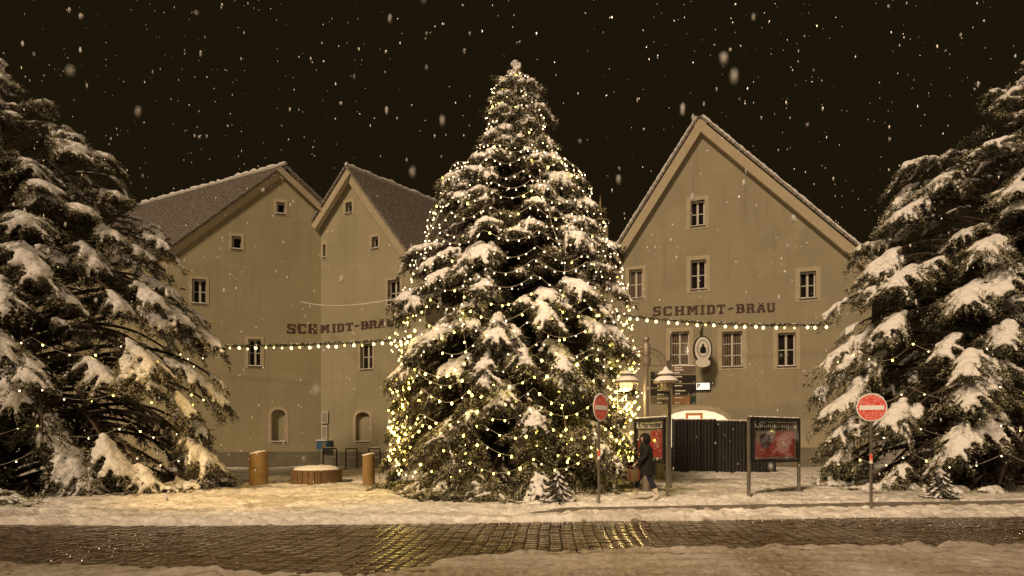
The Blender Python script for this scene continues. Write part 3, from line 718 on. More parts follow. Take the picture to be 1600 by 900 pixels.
    sc3 = np.stack([Rd*r.uniform(.9, 1.35, len(Rd)), Rd*r.uniform(.9, 1.35, len(Rd)), Rd*.80], -1)
    SV = (Cn[:, None, :]+IV[None]*sc3[:, None, :]).reshape(-1, 3)
    SF = (IF[None]+(np.arange(len(Cn))*len(IV))[:, None, None]).reshape(-1, 3)
    if vox: me = voxel(SV, SF, vox, 1)
    else: me = np_mesh('snow', SV, SF, True)
    me.materials.clear(); so = link('snow_cover', me, M['snow'], root)
    if dust:
        Q = np.concatenate(dust); B = Q[:, :3]; Dn = Q[:, 3:]; B[:, 2] = np.maximum(B[:, 2], .08)
        wv = np.cross(Dn, r.normal(0, 1, B.shape)); wv /= np.linalg.norm(wv, axis=1)[:, None]+1e-6; l = r.uniform(.035, .085, (len(B), 1)); ww = r.uniform(.006, .013, (len(B), 1))
        up_ = np.array([0, 0, 1.])*ww*.8
        V = np.stack([B, B+Dn*l*.5+wv*ww, B+Dn*l, B+Dn*l*.5-wv*ww, B+Dn*l*.5+up_], 1).reshape(-1, 3); k0 = (np.arange(len(B))*5)[:, None]
        Fd = np.concatenate([k0+np.array([[0, 1, 4]]), k0+np.array([[1, 2, 4]]), k0+np.array([[2, 3, 4]]), k0+np.array([[3, 0, 4]])])
        link('frosted_shoots', np_mesh('frosted_shoots', V, Fd), M['frost'], root)
    print('tree', len(specs), 'needles', len(B), 'lumps', len(Cn), 'snow faces', len(me.polygons))
    return root, R, H, sy

def px_profile(pairs, D):
    return [(1.6+(683-y)*D/F, rpx*D/F) for y, rpx in pairs]
main_prof = px_profile([(98,3),(115,14),(130,30),(155,44),(175,46),(200,52),(245,68),(275,92),(285,112),(320,120),(350,132),(380,150),(400,152),(450,176),(500,178),(540,190),(600,192),(650,190),(700,186),(740,186),(775,190)], TY)
main_prof = [(z-0, r) for z, r in main_prof]
# boughs seen from the square: pixel of the snow pad's top, pad width in pixels, snow
PADS = [(800,125,42,1.3),(828,128,36,1.2),(785,142,34,1.1),(845,150,30,1.1),(815,150,30,1),(768,165,44,1.1),(856,165,44,1.1),(805,172,44,1.1),(782,190,40,1),(835,190,40,.9),
 (762,205,46,1.2),(862,212,44,1.2),(810,212,40,.7),(752,232,48,1.3),(872,238,42,1.2),(790,238,38,.5),(845,236,36,.8),(698,262,60,1.4),(735,262,50,1.2),(765,258,40,.9),(868,258,56,1.4),(890,262,36,1.1),
 (690,284,52,1.4),(722,285,56,1.4),(756,290,30,1.2),(886,282,56,1.3),(702,302,56,1.3),(740,308,44,.4),(838,306,50,1.25),(918,314,60,1.4),(895,330,40,.9),(838,334,56,.9),(790,322,40,.3),
 (756,344,54,1.3),(742,362,48,1.2),(893,346,58,1.4),(938,372,44,1.0),(960,362,46,1.4),(662,374,56,1.2),(690,376,40,1.1),(720,388,66,1.45),(768,374,60,1.35),(655,396,46,1.1),(706,410,52,1.3),(735,416,50,1.1),(782,402,44,.8),
 (905,392,40,.4),(850,375,40,.3),(935,405,44,.9),(630,450,62,1.4),(660,448,60,1.4),(712,456,62,1.4),(745,460,52,1.2),(862,434,56,1.3),(892,430,60,1.4),(842,452,50,1.25),(935,434,60,1.4),(964,430,44,1.4),
 (645,496,60,1.45),(682,498,60,1.4),(770,474,56,1.35),(790,492,42,1.2),(925,486,60,1.3),(958,488,50,1.4),(980,492,40,1.3),(800,510,50,1.0),(775,520,46,1.1),(722,534,52,1.3),(702,545,44,1.2),(866,520,66,1.4),(845,540,44,1.0),
 (905,548,50,.5),(968,528,54,1.4),(610,538,50,1.2),(640,545,44,.5),(660,575,50,.6),(800,578,58,1.3),(822,590,50,1.2),(780,596,40,.7),(730,590,44,.3),(604,584,40,.8),(600,620,46,.8),(630,630,56,.8),(610,650,44,.8),
 (905,600,52,.3),(960,590,44,.5),(700,632,84,.75),(740,640,50,.5),(850,640,60,.2),(930,648,66,.75),(965,650,66,.9),(975,652,44,.8),(640,670,60,.5),(690,700,90,.8),(735,705,66,.6),(655,715,60,.6),(800,690,84,.75),(830,705,60,.6),
 (885,715,60,.6),(905,705,54,.6),(935,720,60,.5),(965,700,50,.4),(620,745,80,.8),(655,752,90,.8),(690,750,80,.7),(600,762,60,.7),(722,745,60,.6),(765,735,66,.6),(752,748,60,.5),(803,752,66,.5),(840,740,60,.3),(905,748,66,.4),(880,735,50,.5),(640,772,60,.6),(680,776,60,.5)]
rs = np.random.default_rng(5)
mz = np.array([p[0] for p in main_prof])[::-1]; mr = np.array([p[1] for p in main_prof])[::-1]
specs = []
for x, y, wpx, amt in PADS:
    wpx *= 1.25 if y < 300 else 1.12; amt *= 1.08 if y < 560 else .62
    for it in range(2):
        if it: x += rs.choice([-1, 1])*wpx*rs.uniform(.3, .55); y += rs.uniform(4, 20); wpx *= rs.uniform(.5, .75); amt *= rs.uniform(.5, .95)
        z = 1.6+(683-y)*(TY-1.5)/F; Rr = float(np.interp(z, mz, mr)); X = (x-800)*(TY-1.2)/F-TX
        c = max(-1, min(1, X/max(Rr, .2))); lf = max(1.03, abs(X)/max(Rr, .2)) if abs(c) >= 1 else rs.uniform(.86, 1.10)
        phi = -math.acos(c)
        D_ = TY+math.sin(phi)*Rr*.95; z = 1.6+(683-y)*D_/F
        specs.append((phi, max(z, .25), min(lf, 1.3), wpx*D_/F*rs.uniform(1.0, 1.25), amt*1.05))
Hm = mz.max()
cdfz = np.linspace(.15, Hm-.6, 300); wg = .3+np.interp(cdfz, mz, mr); cz = np.cumsum(wg)/wg.sum()
for i in range(210):        # shorter dark boughs that fill the crown
    z = float(np.interp((i+.5)/210, cz, cdfz)); specs.append((i*2.39996+rs.normal(0, .2), z, rs.uniform(.5, .78), rs.uniform(.5, .8), rs.choice([0, 0, 0, .5])))
for i in range(80):         # far side
    z = float(np.interp((i+.5)/80, cz, cdfz)); specs.append((.15+(i*2.39996 % (PI-.3)), z, rs.uniform(.85, 1.05), rs.uniform(.7, 1.1), rs.uniform(.6, 1.3)))
T_main = make_tree(TX, TY, main_prof, .95, 3, specs, 'tall snow laden spruce in the centre wound with warm lights', .026)
def wild_specs(prof, n, seed, w0, w1):
    r = np.random.default_rng(seed); z_ = np.array([p[0] for p in prof])[::-1]; q_ = np.array([p[1] for p in prof])[::-1]
    cz_ = np.linspace(.2, z_.max()-.5, 300); wg_ = .5+np.interp(cz_, z_, q_); c_ = np.cumsum(wg_)/wg_.sum(); out = []
    for i in range(n):
        z = float(np.interp((i+.5)/n, c_, cz_)); heavy = i % 5 < 4; low = .6 if z < 2.2 else 1
        out.append((i*2.39996+r.normal(0, .25), z, r.uniform(.88, 1.06) if heavy else r.uniform(.5, .85), r.uniform(w0, w1)*(.55+.45*min(1, float(np.interp(z, z_, q_))/3)), r.uniform(.9, 1.45)*low if heavy else r.choice([0, .4, .8])))
    return out
sidep = px_profile([(95,4),(120,30),(150,70),(190,112),(225,150),(250,200),(300,215),(350,255),(400,290),(450,315),(520,320),(600,335),(700,335),(775,345)], 17.6)
sidep_r = [(z, r*.95) for z, r in sidep]
T_left = make_tree(-15.6, 17.6, sidep, .52, 21, wild_specs(sidep, 300, 4, 1.0, 1.7), 'broad snow covered conifer at the left edge of the photo', .045, .7)
T_right = make_tree(15.75, 17.6, sidep_r, .52, 35, wild_specs(sidep_r, 300, 8, 1.0, 1.7), 'broad snow covered conifer at the right edge of the photo', .045, .7)

# ------------------------------------------------------------------ light strings
bV, bF = ICO
def bulb_mesh(rad, m, name):
    V = bV*np.array([1, 1, 1.15])*rad; me = np_mesh(name, V, bF, True); me.materials.append(m); return me
BM = {'s': bulb_mesh(.0185, M['bulb'], 'bulb_small'), 'm': bulb_mesh(.024, M['bulb_low'], 'bulb_mid'), 'l': bulb_mesh(.034, M['bulb_low'], 'bulb_large'), 'g': bulb_mesh(.066, M['bulb_big'], 'bulb_big')}
ORD = ['topmost','second','third','fourth','fifth','sixth','seventh','eighth','ninth','tenth','eleventh','twelfth','thirteenth','fourteenth','fifteenth','sixteenth','seventeenth','eighteenth','nineteenth','twentieth','twenty first','twenty second','twenty third','twenty fourth','twenty fifth','twenty sixth','twenty seventh','twenty eighth','twenty ninth','thirtieth','thirty first','thirty second','thirty third','thirty fourth']
def string(path, spacing, label, group, kindf, wire=.007, jit=.02, name='light_string', hang=.035, maxn=99):
    """path: world points; bulbs every spacing"""
    pts = np.array(path); org = Vector(pts[len(pts)//2])
    root = empty(name, org, label, 'light string' if name == 'light_string' else 'garland', group)
    loc = pts-np.array(org)
    MB().tube([tuple(p) for p in loc], wire, 3, False).build('wire', M['wire'], root)
    seg = np.linalg.norm(np.diff(loc, axis=0), axis=1); cum = np.concatenate([[0], np.cumsum(seg)])
    ds = np.arange(spacing*.5, cum[-1], spacing)[:maxn]
    for d in ds:
        dj = d+random.uniform(-.18, .18)*spacing
        p = [float(np.interp(dj, cum, loc[:, k])) for k in range(3)]
        k_ = kindf(p[2]+org.z)
        o = bpy.data.objects.new('bulb', BM[k_]); C.objects.link(o); o.parent = root
        o.location = (p[0]+random.uniform(-jit, jit), p[1]+random.uniform(-jit, jit), p[2]-hang+random.uniform(-jit, jit))
    return root
def kmain(z):
    q = random.random()
    if z > 5.2: return 's' if q < .93 else 'm'
    if z > 3.6: return 's' if q < .5 else ('m' if q < .93 else 'l')
    return 's' if q < .2 else ('m' if q < .7 else 'l')
def swag_row(T, cx, cy, z, nsw, sag, tilt, a0, a1, fac, phase=0):
    _, R, H, sy = T; pts = []; n = nsw*9
    for i in range(n+1):
        t = i/n; a = a0+(a1-a0)*t; u = (t*nsw+phase) % 1
        zz_ = z+tilt*math.cos(a)-sag*4*u*(1-u)
        # anchored on branch tips, hanging free and closer to the trunk in between
        rr = float(R(zz_))*(fac-.05*4*u*(1-u))+.02
        pts.append((cx+math.cos(a)*rr, cy+math.sin(a)*rr*sy, max(zz_, .25)))
    return pts
rows = [12.3, 12.0, 11.7, 11.45, 11.2, 10.9, 10.5, 10.1, 9.75, 9.4, 9.05, 8.7, 8.35, 8.0, 7.6, 7.2, 6.8, 6.4, 6.0, 5.6, 5.2, 4.8, 4.4, 4.0, 3.6, 3.2, 2.8, 2.4, 1.95, 1.5, 1.1]
for i, z in enumerate(rows):
    Rz = float(T_main[1](z)); a0, a1 = -PI+.05, -.05
    nsw = 5 if Rz < 2 else 7
    sp = .17 if z > 11 else (.23 if z > 8 else (.28 if z > 5 else .34))
    pts = swag_row(T_main, TX, TY, z, nsw, .05+.085*Rz, -.02*Rz if i % 3 else .06*Rz, a0, a1, (1.0 if z < 10 else .90)+.04*math.sin(i*2.1), random.random()*.3)
    string(pts, sp, f'warm white light string swagged round the central spruce, {ORD[i]} one counted from the top', 'light strings draped round the central tree', kmain)
vert = [(-PI+.12, 'far left'), (-PI+.42, 'left'), (-1.95, 'centre left'), (-1.22, 'centre right'), (-.62, 'right'), (-.12, 'far right')]
for a, nm in vert:
    pts = []; ph = random.random()*6
    for z in np.arange(12.2, .7, -.12):
        aa = a+.05*math.sin(z*1.3+ph); rr = float(T_main[1](z))*(.93 if z < 10 else .82); pts.append((TX+math.cos(aa)*rr, TY+math.sin(aa)*rr*T_main[3], z))
    dense = .38 if abs(math.cos(a)) > .75 else .42
    string(pts, dense, f'warm light string running down the {nm} of the central spruce from its top', 'light strings hanging down the central tree', kmain, jit=.16 if dense < .4 else .02)
for nm, cxp, y0, y1, wp in (('left', 622, 625, 728, 14), ('right', 972, 590, 720, 16)):
    pts = []; n = 90
    for i in range(n):
        t = i/n; y = y0+(y1-y0)*t; p = P(cxp+wp*math.sin(i*.9)+random.uniform(-4, 4), y+6*math.cos(i*.9), TY-1.2-.5*math.sin(i*.7)); pts.append(tuple(p))
    string(pts, .55 if nm == 'left' else .8, f'tangled bright light string bunched on the {nm} lower boughs of the central spruce', 'light strings hanging down the central tree', lambda z: 'l' if random.random() < .7 else 'm', jit=.05, maxn=90)
for T, cx, cy, side in ((T_left, -15.6, 17.6, 'left edge'), (T_right, 15.75, 17.6, 'right edge')):
    for i, z in enumerate((4.2, 3.0, 2.0, 1.2)):
        a0, a1 = (-1.9, .3) if cx < 0 else (-PI-.3, -1.2)
        pts = swag_row(T, cx, cy, z, 5, .4, 0, a0, a1, .93)
        string(pts, .6, f'warm light string on the {side} conifer, {ORD[i]} of its four', f'light strings on the {side} conifer', lambda z: 's' if random.random() < .6 else 'm')

# garlands across the street
def garland(p0, p1, sag, label, nb):
    n = 90; p0 = Vector(p0); p1 = Vector(p1); pts = []
    for i in range(n+1):
        t = i/n; p = p0.lerp(p1, t); p.z -= sag*4*t*(1-t); pts.append(tuple(p))
    L = (p1-p0).length
    root = string(pts, L/nb, label, 'light garlands hung across the square', lambda z: 'g' if random.random() < .7 else 'l', wire=.02, name='light_garland', hang=.12, jit=.03)
    org = np.array(root.location); B = []; r = np.random.default_rng(5); P_ = np.array(pts)-org
    m = 2600; t = r.random(m)*n; i0 = np.minimum(t.astype(int), n-1); fr = (t-i0)[:, None]; base = P_[i0]*(1-fr)+P_[i0+1]*fr
    dv = r.normal(0, 1, (m, 3)); dv /= np.linalg.norm(dv, axis=1)[:, None]; wv = np.cross(dv, r.normal(0, 1, (m, 3))); wv /= np.linalg.norm(wv, axis=1)[:, None]
    l = r.uniform(.05, .14, m)[:, None]
    V = np.stack([base, base+dv*l*.5+wv*.014, base+dv*l, base+dv*l*.5-wv*.014], 1).reshape(-1, 3)
    link('greenery', np_mesh('greenery', V, np.arange(len(V)).reshape(-1, 4)), M['garland'], root)
    c = []; rr = []
    for i in range(0, n, 1):
        if r.random() < .5: c.append(P_[i]+np.array([0, 0, .05])); rr.append(r.uniform(.03, .055))
    c = np.array(c); rr = np.array(rr); SV = (c[:, None, :]+bV[None]*(rr[:, None, None]*np.array([1.6, 1, .6]))).reshape(-1, 3); SF = (bF[None]+(np.arange(len(c))*len(bV))[:, None, None]).reshape(-1, 3)
    link('snow_cover', np_mesh('s', SV, SF, True), M['snow'], root)
garland(P(300, 540, 25.5), P(660, 528, 24.5), .12, 'lit evergreen garland in front of the left house below its lettering', 26)
garland(P(930, 486, 25), P(1300, 506, 24), .25, 'lit evergreen garland in front of the right house below its lettering', 24)

cab = MB(); a = P(470, 472, 29.0); b = P(640, 463, 17.0); org = (a+b)/2
pts = [a.lerp(b, i/24)-org-Vector((0, 0, .25*4*(i/24)*(1-i/24))) for i in range(25)]
ce = empty('overhead_cable', org, 'thin snow covered cable running from the left house to the tree', 'cable')
cab.tube(pts, .014, 6).build('cable', M['wire'], ce)
MB().tube([p+Vector((0, 0, .022)) for p in pts], [.02+.006*random.random() for _ in pts], 6).build('snow_cover', M['snow'], ce, True)

# ------------------------------------------------------------------ street furniture
def no_entry(x, ybase, D, yc, rz, label, diam=.60, squash=1.0):
    X = (x-800)*D/F; z0 = gz(X, D)
    root = empty('no_entry_sign', (X, D, z0), label, 'road sign', 'no entry signs', rz); zc = 1.6+(683-yc)*D/F-z0
    mb = MB(); mb.tube([(0, .045, -.05), (0, .045, zc+.33)], .032, 14); po = mb.build('pole', M['grey_metal'], root, True)
    mb = MB(); mb.tube([(0, .045, 1.03), (0, .045, 1.17)], .0335, 14); st_ = mb.build('sticker', M['red'], po)
    mb = MB(); mb.tube([(0, .045, .96), (0, .045, 1.03)], .0336, 14); mb.build('sticker', M['paper'], po)
    def disc(r, y0, y1, m, nm, par):
        q = MB(); n = 40
        f_ = [(r*math.cos(2*PI*k/n), y0, zc+r*math.sin(2*PI*k/n)) for k in range(n)]; b_ = [(a_, y1, c_) for a_, _, c_ in f_]
        q.add(f_+b_, [tuple(range(n)), tuple(range(2*n-1, n-1, -1))]+[(k, n+k, n+(k+1) % n, (k+1) % n) for k in range(n)]); return q.build(nm, m, par)
    pl_ = disc(diam/2, -.004, .010, M['white'], 'sign_plate', root)
    disc(diam/2-.02, -.008, -.0045, M['red'], 'red_disc', pl_)
    q = MB(); q.box((0, -.0115, zc), (diam*.80, .005, diam*.165)); q.build('white_bar', M['white'], pl_)
    q = MB(); q.box((0, .02, zc+.1), (.12, .03, .03)); q.box((0, .02, zc-.1), (.12, .03, .03)); q.build('clamp', M['grey_metal'], root)
    # snow on the plate's upper rim
    cs_, rs_ = [], []
    for k in range(24):
        a_ = PI*.22+PI*.56*k/23; cs_.append((diam/2*math.cos(a_), 0, zc+diam/2*math.sin(a_)+.004)); rs_.append(random.uniform(.012, .024))
    c = np.array(cs_); rr = np.array(rs_); SV = (c[:, None, :]+bV[None]*rr[:, None, None]).reshape(-1, 3); SF = (bF[None]+(np.arange(len(c))*len(bV))[:, None, None]).reshape(-1, 3)
    link('snow_cover', np_mesh('s', SV, SF, True), M['snow'], root)
    return root
no_entry(938.5, 792, 12.7, 637, .86, 'red no entry sign dusted with snow on a pole in front of the central tree', .585)
no_entry(1362, 792, 12.7, 637, -.3, 'red no entry sign standing before the right edge conifer', .60)

def display_case(pl_, pr_, ztop, label, posterflip=False):
    """two posts at world points, glazed poster case hung between them"""
    pl_ = Vector(pl_); pr_ = Vector(pr_); o = (pl_+pr_)/2; o.z = gz(o.x, o.y); u = (pr_-pl_); u.z = 0; W = u.length; rz = math.atan2(u.y, u.x)
    root = empty('display_case', o, label, 'display case', 'glazed poster cases on steel posts', rz); H = ztop-o.z
    for s in (-1, 1):
        mb = MB(); mb.tube([(s*W/2, 0, -.1), (s*W/2, 0, H)], .045, 14); mb.build('post', M['grey_metal'], root, True)
    mb = MB(); zb = .80; cx_ = 0
    inW = W-.12
    mb.box((0, 0, H-.05), (inW, .16, .09), None, .01); mb.box((0, 0, zb+.03), (inW, .16, .06), None, .01)
    for s in (-1, 1): mb.box((s*(inW/2-.03), 0, (H+zb)/2-.01), (.06, .16, H-zb-.20), None, .01)
    mb.box((0, .05, (H+zb)/2-.01), (inW-.12, .03, H-zb-.16)); mb.build('case', M['dark_metal'], root)
    hd = MB(); hd.box((0, -.02, H-.19), (inW-.14, .012, .17)); ho = hd.build('header_panel', M['paper'], root)
    text_mesh('Kulturfenster', (inW-.2)*.168, M['black_screen'], ho, (0, -.032, H-.19), (PI/2, 0, 0), off=.003)
    M.setdefault('poster_red', mat('poster_red', (.42, .055, .05), .35, noise=(2.5, (.30, .03, .03), .5)))
    M.setdefault('poster_grey', mat('poster_grey', (.30, .27, .22), .5)); M.setdefault('poster_dark', mat('poster_dark', (.03, .02, .02), .4))
    p0, p1 = zb+.10, H-.31; w0 = inW/2-.09
    q = MB(); q.box((0, .005, (p0+p1)/2), (2*w0, .01, p1-p0)); po = q.build('poster', M['poster_grey'], root)
    q = MB(); q.add([(-w0*.98, -.004, p0+.04), (w0*.95, -.004, p0+.04), (w0*.95, -.004, p1-.02), (w0*.1, -.004, p1-.02), (-w0*.1, -.004, p0+.55*(p1-p0)), (-w0*.98, -.004, p0+.62*(p1-p0))], [(0,1,2,3,4,5)]); q.build('poster_print', M['poster_red'], po)
    q = MB(); q.lathe([(.02, .36), (.20, .32), (.24, .2), (.22, .12), (.12, .02), (.02, 0)], (-w0*.45, -.012, p1-.46), 16, 1, .03); q.build('poster_motif', M['poster_dark'], po)
    q = MB()
    for k in range(26): q.box((w0*.45+random.gauss(0, .09), -.008-k*.0002, p0+.42+random.gauss(0, .14)), (.022, .004, .022))
    q.build('poster_dots', M['paper'], po)
    q = MB(); q.box((0, -.075, (p0+H-.1)/2), (inW-.12, .004, H-.1-p0))
    gm_ = M.get('clear_glass')
    if gm_ is None:
        gm_ = bpy.data.materials.new('clear_glass'); gm_.use_nodes = True; nt = gm_.node_tree; b = nt.nodes['Principled BSDF']
        gl = nt.nodes.new('ShaderNodeBsdfGlossy'); gl.inputs['Roughness'].default_value = .04; tr = nt.nodes.new('ShaderNodeBsdfTransparent'); mx = nt.nodes.new('ShaderNodeMixShader'); mx.inputs[0].default_value = .10
        nt.links.new(tr.outputs[0], mx.inputs[1]); nt.links.new(gl.outputs[0], mx.inputs[2]); nt.links.new(mx.outputs[0], nt.nodes['Material Output'].inputs[0]); M['clear_glass'] = gm_
    q.build('glass_door', gm_, root)
    cs_, rs_ = [], []
    for k in range(60): cs_.append((random.uniform(-inW/2, inW/2), random.uniform(-.06, .06), H+.0)); rs_.append(random.uniform(.03, .05))
    c = np.array(cs_); rr = np.array(rs_); SV = (c[:, None, :]+bV[None]*(rr[:, None, None]*np.array([1.6, 1, .5]))).reshape(-1, 3); SF = (bF[None]+(np.arange(len(c))*len(bV))[:, None, None]).reshape(-1, 3)
    link('snow_cover', np_mesh('s', SV, SF, True), M['snow'], root)
    return root
display_case(P(992, 770, 15.4), P(1043, 784, 14.0), 2.10, 'poster case headed Kulturfenster between the central tree and the direction boards')
display_case(P(1170, 784, 14.0), P(1248, 772, 15.2), 2.10, 'poster case headed Kulturfenster at the far right, beside the second no entry sign')

# direction signpost
def signpost():
    D = 16.3; X = (1046-800)*D/F; z0 = gz(X, D); root = empty('direction_signpost', (X, D, z0), 'steel signpost carrying stacked dark direction boards right of the poster case', 'signpost')
    zt = 1.6+(683-563)*D/F-z0; mb = MB(); mb.box((0, .06, zt/2), (.12, .10, zt), None, .015); mb.build('pole', M['grey_metal'], root)
    k = D/F
    cols = {'b': mat('board_brown', (.12, .085, .07), .5), 'd': mat('board_dark', (.018, .014, .014), .45), 'g': mat('board_grey', (.10, .085, .065), .5), 'o': mat('board_orange', (.22, .11, .055), .5), 't': mat('board_green', (.02, .035, .025), .5)}
    boards = [(1050,572,1086,585,'b'),(1050,586,1087,599,'d'),(1050,600,1087,617,'d'),(1050,618,1087,632,'t'),(1016,581,1044,593,'d'),(1016,594,1044,606,'d'),(1016,607,1044,619,'d'),(1016,620,1044,632,'g'),(1050,608,1078,618,'d'),(1050,619,1077,632,'o')]
    r = random.Random(4)
    for i, (x0, y0, x1, y1, c) in enumerate(boards):
        a = (x0-1046)*k; b = (x1-1046)*k; zb = 1.6+(683-y1)*k-z0; zt_ = 1.6+(683-y0)*k-z0
        yo = -.03 if i < 8 else -.075
        mb = MB(); mb.box(((a+b)/2, yo, (zb+zt_)/2), (b-a, .03, zt_-zb-.008), None, .004); bo = mb.build('board', cols[c], root)
        q = MB(); xx = a+.06 if x0 > 1046 else b-.32; yy = zt_-.055
        for ln in range(2 if i == 0 else 1):
            xw = xx; 
            for _ in range(r.randint(9, 13)):
                w_ = r.uniform(.010, .022); q.box((xw+w_/2, yo-.017, yy+r.uniform(0, .006)), (w_, .003, r.uniform(.022, .036))); xw += w_+.007
            yy -= .06
        for _ in range(r.randint(2, 4)):
            q.box((xx+.02+_*.05, yo-.017, zb+.045), (.034, .003, .034))
        q.box((b-.06, yo-.017, zb+.035), (.05, .003, .010))
        q.build('lettering', M['paper'], bo)
    cs_, rs_ = [], []
    for kx in range(50):
        cs_.append((random.uniform((1050-1046)*k, (1086-1046)*k), -.03, 1.6+(683-571.5)*k-z0)); rs_.append(random.uniform(.012, .022))
    c = np.array(cs_); rr = np.array(rs_); SV = (c[:, None, :]+bV[None]*rr[:, None, None]).reshape(-1, 3); SF = (bF[None]+(np.arange(len(c))*len(bV))[:, None, None]).reshape(-1, 3)
    link('snow_cover', np_mesh('s', SV, SF, True), M['snow'], root)
signpost()

# double lamp post with arched arms
def lamp_post(D, xc, label, s=1.0):
    k = D/F; X = (xc-800)*k; z0 = gz(X, D); root = empty('street_lamp', (X, D, z0), label, 'street lamp')
    Z = lambda y: 1.6+(683-y)*k-z0
    dx = 31*k*s
    mb = MB(); zp = Z(570)
    mb.lathe([(.10, 0), (.10, .5), (.085, .6), (.07, .7), (.065, zp-.1), (.08, zp), (.12, zp+.04), (.12, zp+.18), (.07, zp+.24), (.065, Z(557)), (.10, Z(556)), (.11, Z(540)), (.08, Z(536)), (.05, Z(534))], n=14)
    mb.build('pole', M['lamp_metal'], root, True)
    mb = MB(); mb.lathe([(.02, -.09), (.085, -.04), (.09, .02), (.06, .07), (.01, .09)], (0, 0, Z(530)), 14); mb.build('finial', M['lamp_metal'], root, True)
    am = MB()
    for sg_ in (-1, 1):
        for rr, th in ((1.0, .038), (.78, .030)):
            am.tube([(sg_*dx*rr*math.sin(PI/2*i/12), 0, Z(571)+(Z(543)-Z(571))*rr*math.cos(PI/2*i/12)) for i in range(13)], th, 8)
        am.tube([(0, 0, Z(571)), (sg_*dx, 0, Z(571))], .022, 8); am.tube([(sg_*dx, 0, Z(572.5)), (sg_*dx, 0, Z(583))], .02, 8)
    am.build('arm', M['lamp_metal'], root, True)
    for sg_, lit in ((-1, 1), (1, 0)):
        c = Vector((sg_*dx, 0, Z(592)))
        mb = MB(); mb.lathe([(.33, -.12), (.335, -.08), (.24, .0), (.13, .05), (.12, .09), (.21, .09), (.17, .15), (.07, .19), (.05, .26), (.02, .30)], c, 22)
        sh = mb.build('lamp_shade', M['lamp_metal'], root, True)
        mb = MB(); mb.lathe([(.325, -.075), (.25, .02), (.15, .07), (.13, .10), (.22, .11), (.17, .18), (.09, .21), (.03, .31)], c+Vector((0, 0, .012)), 22); mb.build('snow_cap', M['snow'], sh, True)
        mb = MB(); mb.lathe([(.16, -.10), (.18, -.14), (.15, -.27), (.08, -.31), (.02, -.32)], c, 16); mb.build('lamp_glass', M['lamp_glow'] if lit else M['lamp_glass'], root, True)
        mb = MB()
        for q in range(8):
            a_ = PI*q/4; mb.tube([c+Vector((.185*math.cos(a_), .185*math.sin(a_), -.1)), c+Vector((.17*math.cos(a_), .17*math.sin(a_), -.25)), c+Vector((.04*math.cos(a_), .04*math.sin(a_), -.33))], .006, 4)
        mb.build('lamp_cage', M['lamp_metal'], root)
        if lit:
            l = bpy.data.lights.new('lamp_light', 'POINT'); l.energy = 45; l.color = (1, .70, .32); l.shadow_soft_size = .1
            lo = bpy.data.objects.new('lamp_light', l); C.objects.link(lo); lo.parent = root; lo.location = c+Vector((0, 0, -.5))
    return root
lamp_post(15.2, 1009.5, 'two armed street lamp with snow capped shades behind the poster case')

# bicycle racks
for x0, x1, lb in ((505, 526, 'left of the three, partly behind the wooden planter'), (540.5, 558, 'middle of the three'), (576, 594, 'right of the three, behind the wooden post')):
    D = 28.2; k = D/F; a = (x0-800)*k; b = (x1-800)*k; c = (a+b)/2; z0 = gz(c, D)
    root = empty('bicycle_rack', (c, D, z0), 'black bicycle hoop by the house wall, '+lb, 'bicycle rack', 'bicycle hoops along the left house'); w_ = (b-a)/2
    mb = MB(); h_ = .98; mb.tube([(-w_, 0, -.1), (-w_, 0, h_-.04), (-w_+.04, 0, h_), (w_-.04, 0, h_), (w_, 0, h_-.04), (w_, 0, -.1)], .032, 8); mb.build('hoop', M['dark_metal'], root, True)
    mb = MB(); mb.tube([(-w_, 0, .55), (w_, 0, .55)], .02, 8); mb.build('crossbar', M['grey_metal'], root)
    mb = MB(); mb.tube([(-w_+.05, 0, h_+.035), (0, 0, h_+.04), (w_-.05, 0, h_+.035)], .028, 6); mb.build('snow_cover', M['snow'], root, True)

# wooden posts with slanted, snowy tops
def wooden_post(xc, D, wpx, ytop, label):
    k = D/F; X = (xc-800)*k; z0 = gz(X, D); root = empty('wooden_post', (X, D, z0), label, 'post', 'thick wooden posts on the square'); h_ = 1.6+(683-ytop)*k-z0; r_ = wpx*k/2
    n = 20; V = []; Fs = []
    for lev, z in enumerate((-.1, .02, h_*.5, h_)):
        for q in range(n):
            a_ = 2*PI*q/n; rr = r_*(1+.03*math.sin(3*a_+lev)); zz_ = z+(r_*.25*math.cos(a_)+0 if lev == 3 else 0); V.append((rr*math.cos(a_), rr*math.sin(a_), zz_))
    mb = MB(); mb.add(V, [(l*n+q, l*n+(q+1) % n, (l+1)*n+(q+1) % n, (l+1)*n+q) for l in range(3) for q in range(n)]+[tuple(range(3*n, 4*n))]); mb.build('trunk_section', M['post_wood'], root, True)
    c = np.array([(r_*.75*math.sqrt(random.random())*math.cos(t), r_*.75*math.sin(t), h_+.02+.2*r_*math.cos(t)*.6) for t in np.linspace(0, 6.2, 30)]+[(0, 0, h_+.03)]); rr = np.full(len(c), .07)
    SV = (c[:, None, :]+bV[None]*(rr[:, None, None]*np.array([1.2, 1.2, .5]))).reshape(-1, 3); SF = (bF[None]+(np.arange(len(c))*len(bV))[:, None, None]).reshape(-1, 3)
    link('snow_cover', np_mesh('s', SV, SF, True), M['snow'], root)
wooden_post(576, 18.6, 19, 711, 'thick amber lit wooden post with slanted top just left of the central tree')
wooden_post(404, 18.6, 28, 708, 'wide wooden post beside the left edge conifer')

